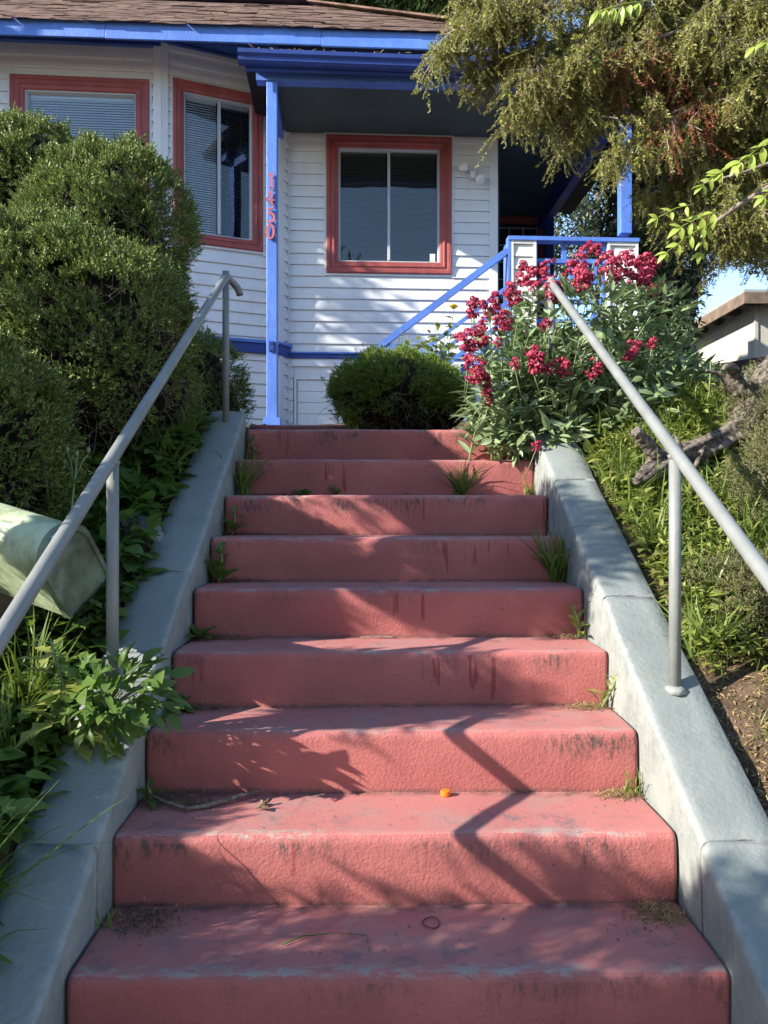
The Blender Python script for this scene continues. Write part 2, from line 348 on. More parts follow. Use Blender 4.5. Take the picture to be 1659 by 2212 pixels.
MAT = dict(
 step=step_paint(), grey=grey_concrete(), soil=soil_mat(), glass=glass_mat(),
 siding=paint('white_siding', (0.69, 0.70, 0.705), 0.45, 0.03, 2.0, 0.0012, 40, dirt=(0.50, 0.50, 0.47), dirt_amt=0.35, grain=(1, 1, 6)),
 white=paint('white_trim', (0.66, 0.67, 0.68), 0.4, 0.03, 3, 0.001, 60, dirt=(0.5, 0.49, 0.45), dirt_amt=0.3),
 alu=paint('pale_sash', (0.46, 0.49, 0.52), 0.35, 0.04, 4),
 blue=paint('blue_paint', (0.085, 0.185, 0.56), 0.45, 0.12, 2.5, 0.003, 35, dirt=(0.16, 0.25, 0.60), dirt_amt=0.4, grain=(3, 3, .4)),
 navy=paint('deep_blue_paint', (0.025, 0.055, 0.24), 0.45, 0.12, 2.5, 0.002, 35),
 red=paint('red_trim_paint', (0.30, 0.068, 0.062), 0.5, 0.12, 4, 0.002, 60, dirt=(0.45, 0.2, 0.18), dirt_amt=0.25, grain=(2, 2, .3)),
 digit=paint('red_digit_paint', (0.52, 0.13, 0.11), 0.45, 0.06, 6),
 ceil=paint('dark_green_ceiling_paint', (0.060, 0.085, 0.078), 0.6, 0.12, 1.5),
 dark=paint('dark_room', (0.02, 0.021, 0.024), 0.9, 0.1, 2),
 blindshade=paint('shade_darkened_blind_slat', (0.22, 0.215, 0.21), 0.6, 0.06, 3),  # same white blind, darkened to put the porch shade into its colour
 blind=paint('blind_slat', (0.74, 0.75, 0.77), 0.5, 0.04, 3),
 shingle=paint('brown_shingle', (0.135, 0.083, 0.062), 0.9, 0.28, 3.5, 0.006, 120, dirt=(0.22, 0.15, 0.12), dirt_amt=0.5, spec=0.15),
 pipe=paint('grey_painted_pipe', (0.185, 0.195, 0.188), 0.42, 0.08, 7, 0.0012, 50, dirt=(0.26, 0.25, 0.22), dirt_amt=0.4),
 mailbox=paint('faded_green_mailbox', (0.34, 0.40, 0.25), 0.5, 0.3, 9, 0.0012, 30, dirt=(0.62, 0.62, 0.50), dirt_amt=0.75),
 mailbox_door=paint('worn_green_mailbox_door', (0.12, 0.17, 0.115), 0.55, 0.3, 12, 0.0015, 50, dirt=(0.34, 0.36, 0.29), dirt_amt=0.35),
 steel=paint('bare_steel', (0.5, 0.5, 0.5), 0.3, 0.1, 20),
 wood=bark_mat('grey_weathered_wood', (0.030, 0.023, 0.019), (0.23, 0.195, 0.165), (11, 11, 11), 0.014),
 twig=bark_mat('twig_bark', (0.10, 0.075, 0.06), (0.26, 0.21, 0.18), (20, 20, 20), 0.002),
 twigpale=bark_mat('pale_twig', (0.20, 0.165, 0.13), (0.42, 0.36, 0.29), (20, 20, 20), 0.002),
 trunk=bark_mat('tree_bark', (0.05, 0.04, 0.032), (0.16, 0.13, 0.105), (10, 10, 1.5), 0.02),
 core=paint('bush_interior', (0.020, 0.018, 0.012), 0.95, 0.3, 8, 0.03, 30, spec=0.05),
 juniper=foliage('juniper_foliage', [(0.045, 0.080, 0.020), (0.095, 0.145, 0.032), (0.17, 0.225, 0.046), (0.28, 0.32, 0.080)], 0.5, 0.14, patch=(0.17, 0.062, 0.026), patch_scale=2.6, patch_lo=0.72),
 dwarf=foliage('dwarf_cypress_foliage', [(0.10, 0.165, 0.024), (0.18, 0.26, 0.038), (0.25, 0.34, 0.062)], 0.55, 0.35),
 hedge=foliage('dry_juniper_foliage', [(0.075, 0.105, 0.030), (0.13, 0.155, 0.050), (0.19, 0.17, 0.085), (0.16, 0.115, 0.068)], 0.6, 0.2, patch=(0.19, 0.125, 0.075), patch_scale=3.0, patch_lo=0.58),
 yew=foliage('yew_foliage', [(0.12, 0.150, 0.034), (0.205, 0.225, 0.050), (0.30, 0.295, 0.075), (0.34, 0.28, 0.088)], 0.5, 0.3, patch=(0.16, 0.13, 0.05), patch_scale=1.6, patch_lo=0.58),
 yewdead=foliage('dead_yew_foliage', [(0.22, 0.060, 0.024), (0.32, 0.100, 0.040), (0.26, 0.085, 0.038)], 0.6, 0.2),
 valleaf=foliage('valerian_leaf', [(0.15, 0.215, 0.105), (0.205, 0.275, 0.14), (0.26, 0.33, 0.18)], 0.42, 0.22, tcol=(0.25, 0.36, 0.10)),
 valstem=foliage('valerian_stem', [(0.15, 0.20, 0.09), (0.2, 0.24, 0.11)], 0.5, 0.1),
 flower=foliage('red_valerian_flower', [(0.28, 0.020, 0.055), (0.43, 0.040, 0.095), (0.57, 0.100, 0.165)], 0.6, 0.3),
 yellow=foliage('yellow_rose_petal', [(0.72, 0.52, 0.045), (0.82, 0.66, 0.11)], 0.5, 0.3),
 roseleaf=foliage('rose_leaf', [(0.09, 0.14, 0.035), (0.15, 0.21, 0.05), (0.20, 0.25, 0.075)], 0.4, 0.3, tcol=(0.3, 0.4, 0.06)),
 weed=foliage('weed_leaf', [(0.045, 0.095, 0.020), (0.080, 0.145, 0.032), (0.13, 0.20, 0.046)], 0.4, 0.35, tcol=(0.22, 0.40, 0.04)),
 weedlit=foliage('sunlit_weed_leaf', [(0.12, 0.175, 0.032), (0.20, 0.25, 0.050), (0.28, 0.30, 0.085), (0.30, 0.26, 0.10)], 0.45, 0.35, tcol=(0.32, 0.44, 0.06)),  # lit variety of the weed leaf: sunlight put into the paler colour
 grass=foliage('grass_blade', [(0.075, 0.135, 0.028), (0.13, 0.19, 0.040), (0.19, 0.235, 0.065)], 0.4, 0.3, tcol=(0.3, 0.42, 0.06)),
 straw=foliage('dry_needles', [(0.22, 0.15, 0.07), (0.36, 0.26, 0.12), (0.14, 0.085, 0.045)], 0.7, 0.1),
 litter=foliage('dead_leaf_litter', [(0.040, 0.028, 0.020), (0.10, 0.070, 0.046), (0.19, 0.14, 0.09)], 0.8, 0.1),
 pinnate=foliage('young_compound_leaf', [(0.20, 0.29, 0.040), (0.28, 0.36, 0.060), (0.36, 0.40, 0.10)], 0.4, 0.4, tcol=(0.5, 0.62, 0.08)),
 treeleaf=foliage('dark_evergreen_leaf', [(0.018, 0.030, 0.012), (0.032, 0.050, 0.018), (0.055, 0.075, 0.028)], 0.45, 0.15),
 laurel=foliage('glossy_tree_leaf', [(0.050, 0.095, 0.022), (0.085, 0.14, 0.034), (0.14, 0.19, 0.060)], 0.35, 0.25),
 stucco=paint('cream_stucco', (0.40, 0.38, 0.335), 0.85, 0.06, 2, 0.003, 90, spec=0.2),
 eave=paint('brown_eave_wood', (0.16, 0.115, 0.085), 0.8, 0.2, 6, 0.002, 40),
 roofgrey=paint('grey_roofing', (0.25, 0.27, 0.26), 0.85, 0.1, 3),
 bin=paint('green_bin_plastic', (0.10, 0.22, 0.19), 0.4, 0.05, 3),
 black=paint('black_timber', (0.018, 0.016, 0.015), 0.8, 0.2, 5),
 orange=paint('orange_plastic', (0.80, 0.17, 0.012), 0.35, 0.03, 8),
 rubber=paint('dark_rubber', (0.09, 0.035, 0.03), 0.6, 0.05, 8),
 asphalt=paint('asphalt', (0.05, 0.05, 0.052), 0.9, 0.2, 3, 0.005, 90),
 paving=paint('pavement_concrete', (0.36, 0.34, 0.31), 0.85, 0.1, 2, 0.003, 90),
 stone=paint('grey_stone', (0.15, 0.155, 0.165), 0.85, 0.3, 14, 0.02, 25),
 lampwhite=paint('white_lamp_shell', (0.70, 0.70, 0.66), 0.4, 0.04, 6),
)
# ------------------------------------------------------------------ ground
LX0, LX1 = -0.850, -0.657            # left side wall: outer, inner
RX0, RX1 = 0.773, 0.963              # right side wall: inner, outer
SLOPE = 0.6093
def nose_line(y): return EYE - 0.986 + (y - 1.637)*SLOPE
def ground_z(x, y):
    x = np.asarray(x, float); y = np.asarray(y, float)
    b = np.clip(nose_line(np.minimum(y, 3.96)), 0.0, None) + np.clip((y-3.96)/3.0, 0, 1)*0.30
    side = np.where(x < 0, 0.045, 0.075) + np.clip(x-0.95, 0, 2.0)*0.10
    far = np.clip((y-0.9)/0.5, 0, 1)
    n = 0.030*vnoise(x*2.3, y*2.3, 0*x, 3) + 0.014*vnoise(x*9, y*9, 0*x, 5) + 0.006*vnoise(x*31, y*31, 0*x, 8)
    z = b + far*(side + n)
    instair = (x > LX0+0.03) & (x < RX1-0.03) & (y < 4.25)
    z = np.where(instair, b - 0.42*far - 0.02, z)
    path = (x > -0.9) & (x < 0.75) & (y >= 4.25) & (y < 7)
    z = np.where(path, b - 0.07, z)
    return z
def axis(segs):
    out = []
    for a, b, st in segs: out.append(np.arange(a, b-1e-6, st))
    out.append([segs[-1][1]]); return np.concatenate(out)
gx = axis([(-90, -12, 6), (-12, -4, .5), (-4, -2, .1), (-2, 2.4, .035), (2.4, 4, .1), (4, 12, .5), (12, 90, 6)])
gy = axis([(-60, -3, 6), (-3, .7, .5), (.7, 4.6, .035), (4.6, 8, .12), (8, 16, .6), (16, 120, 6)])
GX, GY = np.meshgrid(gx, gy); GZ = ground_z(GX, GY) - np.where(GY < 0.9, 0.02, 0)
nx, ny = len(gx), len(gy)
ii = (np.arange(ny-1)[:, None]*nx + np.arange(nx-1)[None]).ravel()
gF = np.stack([ii, ii+1, ii+1+nx, ii+nx], 1)
gnd = obj('ground', mesh_np('ground', np.stack([GX, GY, GZ], 2).reshape(-1, 3), gF, True), MAT['soil'])
tag(gnd, 'brown garden soil rising on both sides of the steps', kind='structure')
pv = MB().box(-20, 20, -1.7, 0.86, -0.12, 0.004).build('pavement', MAT['paving']); tag(pv, 'concrete pavement at the foot of the steps', kind='structure')
rd = MB().box(-40, 40, -9.5, -1.86, -0.30, -0.13).build('road', MAT['asphalt']); tag(rd, 'asphalt road in front of the pavement', kind='structure')
kb = MB().box(-20, 20, -1.86, -1.70, -0.30, 0.012).build('kerb', MAT['paving']); tag(kb, 'concrete kerb along the road', kind='structure')

# ------------------------------------------------------------------ stairs
STEP_Y = [1.637+0.29*(k-1) for k in range(-1, 10)]
STEP_Z = [EYE-0.986+0.1767*(k-1) for k in range(-1, 10)]
stairs = empty('garden_staircase', (0.058, 1.057, 0.0))
tag(stairs, 'flight of red painted concrete steps climbing to the house', 'staircase')
def make_step(y, z, depth, x0, x1, drop, seed):
    prof = [(0.004, -drop), (0.0, -drop*0.5), (0.0, -0.030), (0.0012, -0.019), (0.005, -0.0095), (0.0115, -0.0035), (0.021, -0.0006), (0.035, 0.0)]
    prof += [(depth*t, 0.0015*math.sin(t*3)) for t in (0.3, 0.5, 0.7, 0.85, 1.0)] + [(depth+0.06, 0.002)]
    xs = np.concatenate([x0+np.array([0, .003, .006, .009]), np.linspace(x0+.012, x1-.012, 90), x1-np.array([.009, .006, .003, 0])]); m = len(xs)
    V = np.zeros((m, len(prof), 3))
    for j, (py, pz) in enumerate(prof):
        V[:, j, 0] = xs
        edge = math.exp(-(abs(pz)+max(py, 0)*1.0)/0.05)
        V[:, j, 1] = py + (0.0035*vnoise(xs*3, 0*xs+seed, 0*xs+pz*14, seed) + 0.0015*vnoise(xs*16, 0*xs+seed, 0*xs+pz*40, seed+1))*(1 if py < 0.1 else 0)
        V[:, j, 2] = pz + edge*(0.003*vnoise(xs*4, 0*xs+seed, 0*xs, seed+2) + 0.0016*vnoise(xs*22, 0*xs+seed, 0*xs+py*40, seed+3))
        if py > 0.1: V[:, j, 2] += 0.0022*vnoise(xs*3, 0*xs+py*9, 0*xs+seed, seed+4)
        endd = np.minimum(xs-x0, x1-xs); rd = np.clip(1-endd/0.012, 0, 1)**2          # rounded outer corners
        V[:, j, 1] += rd*0.008*(1 if py < 0.05 else 0); V[:, j, 2] -= rd*0.006*(1 if pz > -0.05 else 0)
    n = len(prof); q = (np.arange(m-1)[:, None]*n + np.arange(n-1)[None]).ravel()
    F = np.stack([q, q+n, q+n+1, q+1], 1)
    return mesh_np('step', V.reshape(-1, 3), F, True)
for k, (y, z) in enumerate(zip(STEP_Y, STEP_Z)):
    last = k == len(STEP_Y)-1
    me = make_step(y, z, 0.30 if not last else 1.1, -0.711+0.004*random.random(), 0.711-0.004*random.random(), 0.195 if k else 0.3, 11+k)
    o = obj('step', me, MAT['step'], stairs); o.location = Vector((0.058, y, z)) - stairs.location
up = make_step(5.3, 0, 1.7, -0.45, 0.45, 0.25, 40)
o = obj('step', up, MAT['step'], stairs); o.location = Vector((-0.40, 5.28, EYE+0.60)) - stairs.location

def side_wall(name, xa, xb, lift, y0, y1, joints, label, seed):
    inner_left = xa < 0
    rad = 0.016
    cross = [(0.0, -0.55), (0.0, -0.2), (0.0, -0.09), (0.0, -rad)]
    for a in (20, 45, 70): cross.append((rad*(1-math.cos(R(a))), -rad*(1-math.sin(R(a)))))
    wd = xb-xa
    cross += [(rad, 0.0), (wd*0.35, 0.002), (wd*0.5, 0.003), (wd*0.7, 0.002), (wd-rad*.6, -0.001), (wd-0.004, -0.008), (wd, -0.02), (wd, -0.55)]
    ys = list(np.arange(y0, y1, 0.022)) + [y1]
    gro = {}
    for jy in joints:
        ys = [v for v in ys if abs(v-jy) > 0.012]
        for dy, dz in ((-0.0022, 0), (-0.0008, -0.005), (0.0008, -0.005), (0.0022, 0)): ys.append(jy+dy); gro[jy+dy] = dz
    ys = np.array(sorted(ys)); m = len(ys); n = len(cross)
    V = np.zeros((m, n, 3))
    for j, (cx, cz) in enumerate(cross):
        nx_ = 0.004*vnoise(ys*3, 0*ys+cz*6, 0*ys, seed) + 0.0015*vnoise(ys*17, 0*ys+cz*20, 0*ys, seed+1)
        xx = cx + (nx_ if cx < wd*0.3 else 0.006*vnoise(ys*4, 0*ys+9, 0*ys, seed+5))
        V[:, j, 0] = (xb - xx) if inner_left else (xa + xx)
        zz = nose_line(ys) + lift + cz + (0.004*vnoise(ys*2.5, 0*ys+cx*9, 0*ys, seed+2) + 0.0015*vnoise(ys*20, 0*ys+cx*30, 0*ys, seed+3) if cz > -0.1 else 0)
        g = np.array([gro.get(v, 0.0) for v in ys])
        V[:, j, 1] = ys + 0.006*vnoise(0*ys+cx*22, 0*ys+round(float(y0), 1), np.round(ys*4), seed+7)*(g != 0)
        if cz > -0.02 and rad*1.3 < cx < wd-0.012: zz = zz + g
        V[:, j, 2] = zz
    q = (np.arange(m-1)[:, None]*n + np.arange(n-1)[None]).ravel()
    F = np.stack([q, q+1, q+n+1, q+n], 1) if inner_left else np.stack([q, q+n, q+n+1, q+1], 1)
    F = F.tolist(); Vv = V.reshape(-1, 3)
    F2 = [tuple(f) for f in F] + [tuple(range(n)), tuple(range((m-1)*n, m*n))[::-1]]
    me = bpy.data.meshes.new(name); me.from_pydata([tuple(v) for v in Vv], [], F2)
    gro_i = np.array([v in gro for v in ys]); me.polygons.foreach_set('use_smooth', np.array([len(f) == 4 and not (gro_i[f[0]//n] and gro_i[f[2]//n]) for f in F2])); me.update()
    return tag(obj(name, me, MAT['grey']), label, 'wall')
side_wall('stair_side_wall', LX0, LX1, 0.072, 0.95, 3.99, (1.84, 2.42, 2.78), 'sloping grey concrete side wall on the shaded left of the steps', 3)
side_wall('stair_side_wall', RX0, RX1, 0.112, 0.95, 3.84, (1.80, 2.60, 2.98, 3.30), 'sloping grey concrete side wall on the sunlit right of the steps', 23)

# ------------------------------------------------------------------ handrails
def handrail(x, z_at, y_ref, y0, y1, posts, label, curl):
    base = z_at + (posts[0][0]-y_ref)*0.6134 - 0.72
    t = empty('handrail', (x, posts[0][0], base)); off = Vector(t.location)
    f = lambda y: z_at + 0.6134*(y-y_ref)
    pts = [Vector((x, y, f(y))) for y in np.arange(y0, y1-0.12, 0.1)]
    ye = y1-0.12
    pts += [Vector((x, ye, f(ye))), Vector((x, ye+0.045, f(ye)+0.024)), Vector((x, ye+0.085, f(ye)+0.036)), Vector((x, ye+0.125, f(ye)+0.034)),
            Vector((x+0.016*curl, ye+0.148, f(ye)+0.024)), Vector((x+0.034*curl, ye+0.158, f(ye)+0.006)), Vector((x+0.046*curl, ye+0.162, f(ye)-0.020)), Vector((x+0.050*curl, ye+0.163, f(ye)-0.036))]
    MB().tube([p-off for p in pts], 0.0185, 16).build('rail', MAT['pipe'], t, True)
    for (py, pz0, pz1) in posts:
        MB().tube([Vector((x, py, pz0))-off, Vector((x, py, (pz0+pz1)/2))-off, Vector((x, py, pz1))-off], 0.0172, 16).build('post', MAT['pipe'], t, True)
        zc = nose_line(py)+(0.072 if x < 0 else 0.112)
        if py < 3.5: MB().tube([Vector((x, py, zc-.012))-off, Vector((x, py, zc+.004))-off, Vector((x, py, zc+.009))-off], [.034, .030, .019], 14, jit=.10).build('grout_collar', MAT['grey'], t, True)
        MB().tube([Vector((x, py, f(py)-0.022))-off, Vector((x, py, f(py)-0.010))-off], [0.0185, 0.0215], 16).build('weld_collar', MAT['pipe'], t, True)
    return tag(t, label, 'handrail')
lz = lambda y: nose_line(y)+0.072; rz_ = lambda y: nose_line(y)+0.112
handrail(-0.742, EYE+0.155, 2.2, 1.12, 3.96, [(2.2, lz(2.2)-.05, EYE+.150), (3.88, EYE+.40, EYE+1.21), (1.2, lz(1.2)-.1, EYE-.463)], 'shaded grey pipe handrail on the left wall of the steps', 1)
handrail(0.878, EYE+0.176, 2.228, 1.12, 3.86, [(2.228, rz_(2.228)-.05, EYE+.170), (3.78, EYE+.30, EYE+1.155), (1.25, rz_(1.25)-.1, EYE-.43)], 'sunlit grey pipe handrail on the right wall of the steps', -1)
# ------------------------------------------------------------------ house (local frame: x along the porch wall, y away from the street, z above the yard)
YARD = 0.70                                   # yard level above the eye
house = empty('house', (0.110, 8.0, EYE+YARD), R(2.1))
tag(house, 'white sided house with blue fascia, red window frames and a shaded porch', 'house')
def hz(z): return z - YARD                    # height above the eye -> house local
def sub(o, name, me, mat): return obj(name, me, mat, o)

def wall(p0, p1, z0, z1, holes=(), pitch=0.117, name='wall', corner0=0.0, corner1=0.0):
    """a clad wall: backing part whose children are the single siding boards"""
    p0 = Vector((*p0, 0)); p1 = Vector((*p1, 0)); d = (p1-p0); L = d.length; d.normalize()
    nrm = Vector((d.y, -d.x, 0))              # faces the street when walking left to right
    mb = MB()
    def quadbox(u0, u1, za, zb, o0, o1, mbx):
        vs = []
        for zz in (za, zb):
            for uu, oo in ((u0, o1), (u1, o1), (u1, o0), (u0, o0)):
                vs.append(p0 + d*uu + nrm*oo + Vector((0, 0, hz(zz))))
        mbx.add(vs, [(3,2,1,0),(4,5,6,7),(0,1,5,4),(1,2,6,5),(2,3,7,6),(3,0,4,7)])
    # backing, with the openings left free
    cuts = sorted({0.0, L, *[h[0] for h in holes], *[h[1] for h in holes]})
    for a, b in zip(cuts[:-1], cuts[1:]):
        hs = [h for h in holes if h[0] <= a+1e-6 and h[1] >= b-1e-6]
        if not hs: quadbox(a, b, z0, z1, -0.06, -0.004, mb)
        else:
            h = hs[0]
            if h[2] > z0: quadbox(a, b, z0, h[2], -0.06, -0.004, mb)
            if h[3] < z1: quadbox(a, b, h[3], z1, -0.06, -0.004, mb)
    wl = mb.build(name, MAT['white'], house)
    za = z0; k = 0
    while za < z1-0.02:
        zb = min(za+pitch, z1)
        ivs = [(corner0, L-corner1)]
        for h in holes:
            if h[2]-0.02 < zb-0.01 and h[3]+0.02 > za+0.01:
                nv = []
                for (a, b) in ivs:
                    if h[0] > a: nv.append((a, min(b, h[0]-0.006)))
                    if h[1] < b: nv.append((max(a, h[1]+0.006), b))
                ivs = [v for v in nv if v[1]-v[0] > 0.015]
        for (a, b) in ivs:
            sag = 0.0012*random.uniform(-1, 1); g = 0.0015
            vs = []
            prof = [(-0.003, za+g), (0.0205, za+g+sag), (0.0215, za+g+0.010+sag), (0.0165, za+pitch*0.45), (0.0055, zb-0.012), (0.0035, zb-0.0005), (-0.003, zb-0.0005)]
            for uu in (a, b):
                for (oo, zz) in prof: vs.append(p0 + d*uu + nrm*oo + Vector((0, 0, hz(min(zz, zb)))))
            n = len(prof); fs = [(i, i+n, (i+1) % n+n, (i+1) % n) for i in range(n)]
            fs += [tuple(range(n)), tuple(range(n, 2*n))[::-1]]
            me = bpy.data.meshes.new('siding_board'); me.from_pydata([tuple(v) for v in vs], [], fs); me.update()
            obj('siding_board', me, MAT['siding'], wl)
        za = zb; k += 1
    return wl, p0, d, nrm

def board(name, p0, d, nrm, u0, u1, z0, z1, o0, o1, mat, parent, bv=0.003):
    vs = []
    for zz in (z0, z1):
        for uu, oo in ((u0, o1), (u1, o1), (u1, o0), (u0, o0)): vs.append(p0 + d*uu + nrm*oo + Vector((0, 0, hz(zz))))
    o = MB().add(vs, [(3,2,1,0),(4,5,6,7),(0,1,5,4),(1,2,6,5),(2,3,7,6),(3,0,4,7)]).build(name, mat, parent)
    if bv: bevel(o, bv)
    return o

def ring(name, p0, d, nrm, u0, u1, z0, z1, prof, mat, parent, names=None):
    """four mitred members round an opening; prof = [(inset, proud)...]"""
    def loop(i, pr): return [p0 + d*uu + nrm*pr + Vector((0, 0, hz(zz))) for uu, zz in ((u0+i, z0+i), (u1-i, z0+i), (u1-i, z1-i), (u0+i, z1-i))]
    loops = [loop(i, pr) for i, pr in prof]
    res = []
    for s in range(4):
        mb = MB(); vs = []
        for lp in loops: vs += [lp[s], lp[(s+1) % 4]]
        n = len(loops); fs = [(2*i, 2*i+1, 2*((i+1) % n)+1, 2*((i+1) % n)) for i in range(n)]
        fs += [tuple(2*i for i in range(n))[::-1], tuple(2*i+1 for i in range(n))]
        res.append(mb.add(vs, fs).build((names or ['sill', 'jamb', 'head', 'jamb'])[s], mat, parent))
    return res

def window(p0, d, nrm, u0, u1, z0, z1, mull, tilts, casing=0.125, sill=0.05, blind='blind'):
    root = MB()
    def pt(u, o, z): return p0 + d*u + nrm*o + Vector((0, 0, hz(z)))
    # dark room behind (the window's own mesh)
    a = [pt(u, o, z) for o in (-0.06, -0.55) for (u, z) in ((u0+.02, z0+.02), (u1-.02, z0+.02), (u1-.02, z1-.02), (u0+.02, z1-.02))]
    root.add(a, [(4,5,6,7), (0,1,5,4), (1,2,6,5), (2,3,7,6), (3,0,4,7)])
    win = root.build('window', MAT['dark'], house)
    ring('white_edge', p0, d, nrm, u0-.022, u1+.022, z0-.022, z1+.022, [(0, -.005), (0, .021), (.024, .021), (.024, -.005)], MAT['white'], win, ['edge_trim']*4)
    c = casing
    prof = [(0, -.01), (0, .034), (.010, .042), (c*.30, .042), (c*.34, .034), (c*.52, .034), (c*.56, .042), (c*.66, .042), (c*.72, .030), (c*.94, .026), (c, .018), (c, -.06)]
    ring('casing', p0, d, nrm, u0, u1, z0, z1, prof, MAT['red'], win, ['casing_sill', 'casing_jamb', 'casing_head', 'casing_jamb'])
    i0, i1, j0, j1 = u0+c, u1-c, z0+c*(0.55 if sill else 1), z1-c
    j0 = z0+c
    ring('sash', p0, d, nrm, i0, i1, j0, j1, [(0, -.05), (0, .006), (.013, .006), (.017, -.012), (.026, -.05)], MAT['alu'], win, ['sash_rail', 'sash_stile', 'sash_rail', 'sash_stile'])
    if mull:
        board('mullion', p0, d, nrm, mull-.014, mull+.014, j0+.024, j1-.024, -.045, .004, MAT['alu'], win, 0.002)
        spans = [(i0+.028, mull-.019, -.034), (mull+.019, i1-.028, -.022)]
    else: spans = [(i0+.028, i1-.028, -.028)]
    for si, (a, b, o) in enumerate(spans):
        tilt = tilts[si]
        board('pane', p0, d, nrm, a-.004, b+.004, j0+.026, j1-.026, o-.004, o, MAT['glass'], win, 0)
        mb = MB(); z = j0+.04; pitch = 0.0245
        while z < j1-.05:
            dz = 0.0125*math.sin(tilt); do = 0.0125*math.cos(tilt); w0 = random.uniform(-.0006, .0006)
            vs = [pt(a+.004, -.062-do, z-dz+w0), pt(b-.004, -.062-do, z-dz-w0), pt(b-.004, -.062+do, z+dz-w0), pt(a+.004, -.062+do, z+dz+w0)]
            mb.add(vs, [(0, 1, 2, 3)]); z += pitch
        mb.bar(pt(a+.006, -.062, j1-.035), pt(b-.006, -.062, j1-.035), .03, .03)
        mb.bar(pt((a*3+b)/4, -.07, j0+.03), pt((a*3+b)/4, -.07, j1-.05), .0015, .0015, (0, 1, 0)); mb.bar(pt((a+b*3)/4, -.07, j0+.03), pt((a+b*3)/4, -.07, j1-.05), .0015, .0015, (0, 1, 0))
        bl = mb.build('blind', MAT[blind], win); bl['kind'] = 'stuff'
    return win

# porch wall with the big window and the low hatch
PZ = 3.922
w1, q0, qd, qn = wall((-0.994, 0), (1.178, 0), 0.45, PZ, holes=[(0.396, 1.698, 2.471, 3.900), (0.060, 0.515, 0.40, 1.395)], corner0=0.02, corner1=0.075)
window(q0, qd, qn, 0.396, 1.698, 2.471, 3.900, 1.045, (R(22), R(20)), blind='blindshade')
board('sticker', q0, qd, qn, 1.475, 1.530, 2.62, 2.70, -.0205, -.0198, MAT['white'], w1, 0)
board('corner_board', q0, qd, qn, L1 := 2.172-0.075, 2.172+.012, 0.45, PZ, -.03, .026, MAT['white'], w1)
board('corner_strip', q0, qd, qn, 0.0, 0.022, 0.45, PZ, -.03, .020, MAT['white'], w1)
bnd = [board('band_board', q0, qd, qn, 0.022, 2.09, 1.585, 1.632, .012, .030, MAT['navy'], w1), board('band_cap', q0, qd, qn, 0.022, 2.09, 1.6325, 1.650, .012, .046, MAT['blue'], w1)]
hatch = MB(); hatch_o = board('hatch', q0, qd, qn, 0.085, 0.490, 0.42, 1.37, -.05, -.012, MAT['white'], house, 0)
for k in range(8):
    board('hatch_board', q0, qd, qn, 0.095, 0.480, 0.43+.117*k, 0.43+.117*(k+1)-.003, -.012, .004, MAT['siding'], hatch_o, 0.004)
ring('hatch_frame', q0, qd, qn, 0.066, 0.509, 0.40, 1.392, [(0, -.02), (0, .022), (.024, .022), (.024, -.02)], MAT['white'], hatch_o, ['hatch_frame']*4)

# bay: front face, canted face, return
A = (-2.174, -0.5); B = (-1.087, -0.125)
w2, a0, ad, an = wall((-7.2, -0.62), A, 0.0, 4.455, holes=[(3.635, 4.925, 2.60, 4.135)], corner1=0.06)
window(a0, ad, an, 3.635, 4.925, 2.60, 4.135, None, (R(-55),), 0.13)
LA = (Vector(A)-Vector((-7.2, -0.62))).length
board('corner_board', a0, ad, an, LA-0.065, LA+.014, 0.0, 4.50, -.02, .030, MAT['white'], w2)
board('corner_board', a0, ad, an, 3.44, 3.505, 0.0, 4.455, .018, .028, MAT['white'], w2)
w3, b0, bd, bn = wall(A, B, 0.0, 4.50, holes=[(0.112, 0.990, 2.615, 4.185)], corner0=0.07, corner1=0.04)
window(b0, bd, bn, 0.112, 0.990, 2.615, 4.185, 0.560, (R(-55), R(-18)), 0.105)
LB = 1.14987
board('corner_board', b0, bd, bn, -.008, 0.068, 0.0, 4.50, -.02, .028, MAT['white'], w3)
w4, c0_, cd_, cn_ = wall(B, (-0.994, 0.004), 0.0, PZ, corner0=0.062)
board('corner_board', c0_, cd_, cn_, -.004, 0.060, 0.2, 3.80, -.02, .030, MAT['white'], w4)
board('corner_board', b0, bd, bn, LB-.042, LB+.004, 0.2, 4.2, -.02, .026, MAT['white'], w3)
for (W_, p, d, n, u1) in ((w2, a0, ad, an, LA), (w3, b0, bd, bn, LB+.02), (w4, c0_, cd_, cn_, .16)):
    board('band_board', p, d, n, 0.0 if W_ is not w2 else 2.0, u1, 1.605, 1.690, .012, .040, MAT['navy'], W_)
    board('band_cap', p, d, n, 0.0 if W_ is not w2 else 2.0, u1, 1.691, 1.722, .012, .060, MAT['blue'], W_)
    board('band_drip', p, d, n, 0.0 if W_ is not w2 else 2.0, u1, 1.590, 1.604, .012, .052, MAT['navy'], W_)
# frieze with small dentils under the soffit
for (W_, p, d, n, ua, ub, zz) in ((w2, a0, ad, an, 2.6, LA+.01, 4.46), (w3, b0, bd, bn, 0.0, LB, 4.505)):
    fr = board('frieze', p, d, n, ua, ub, zz, zz+.22, -.03, .030, MAT['blue'], house)
    u = ua+.03
    while u < ub-.07:
        board('dentil', p, d, n, u, u+.055, zz+.075, zz+.125, .031, .046, MAT['blue'], fr, 0.002); u += .082
    board('frieze_molding', p, d, n, ua, ub, zz-.006, zz+.02, .031, .052, MAT['navy'], fr, .002)

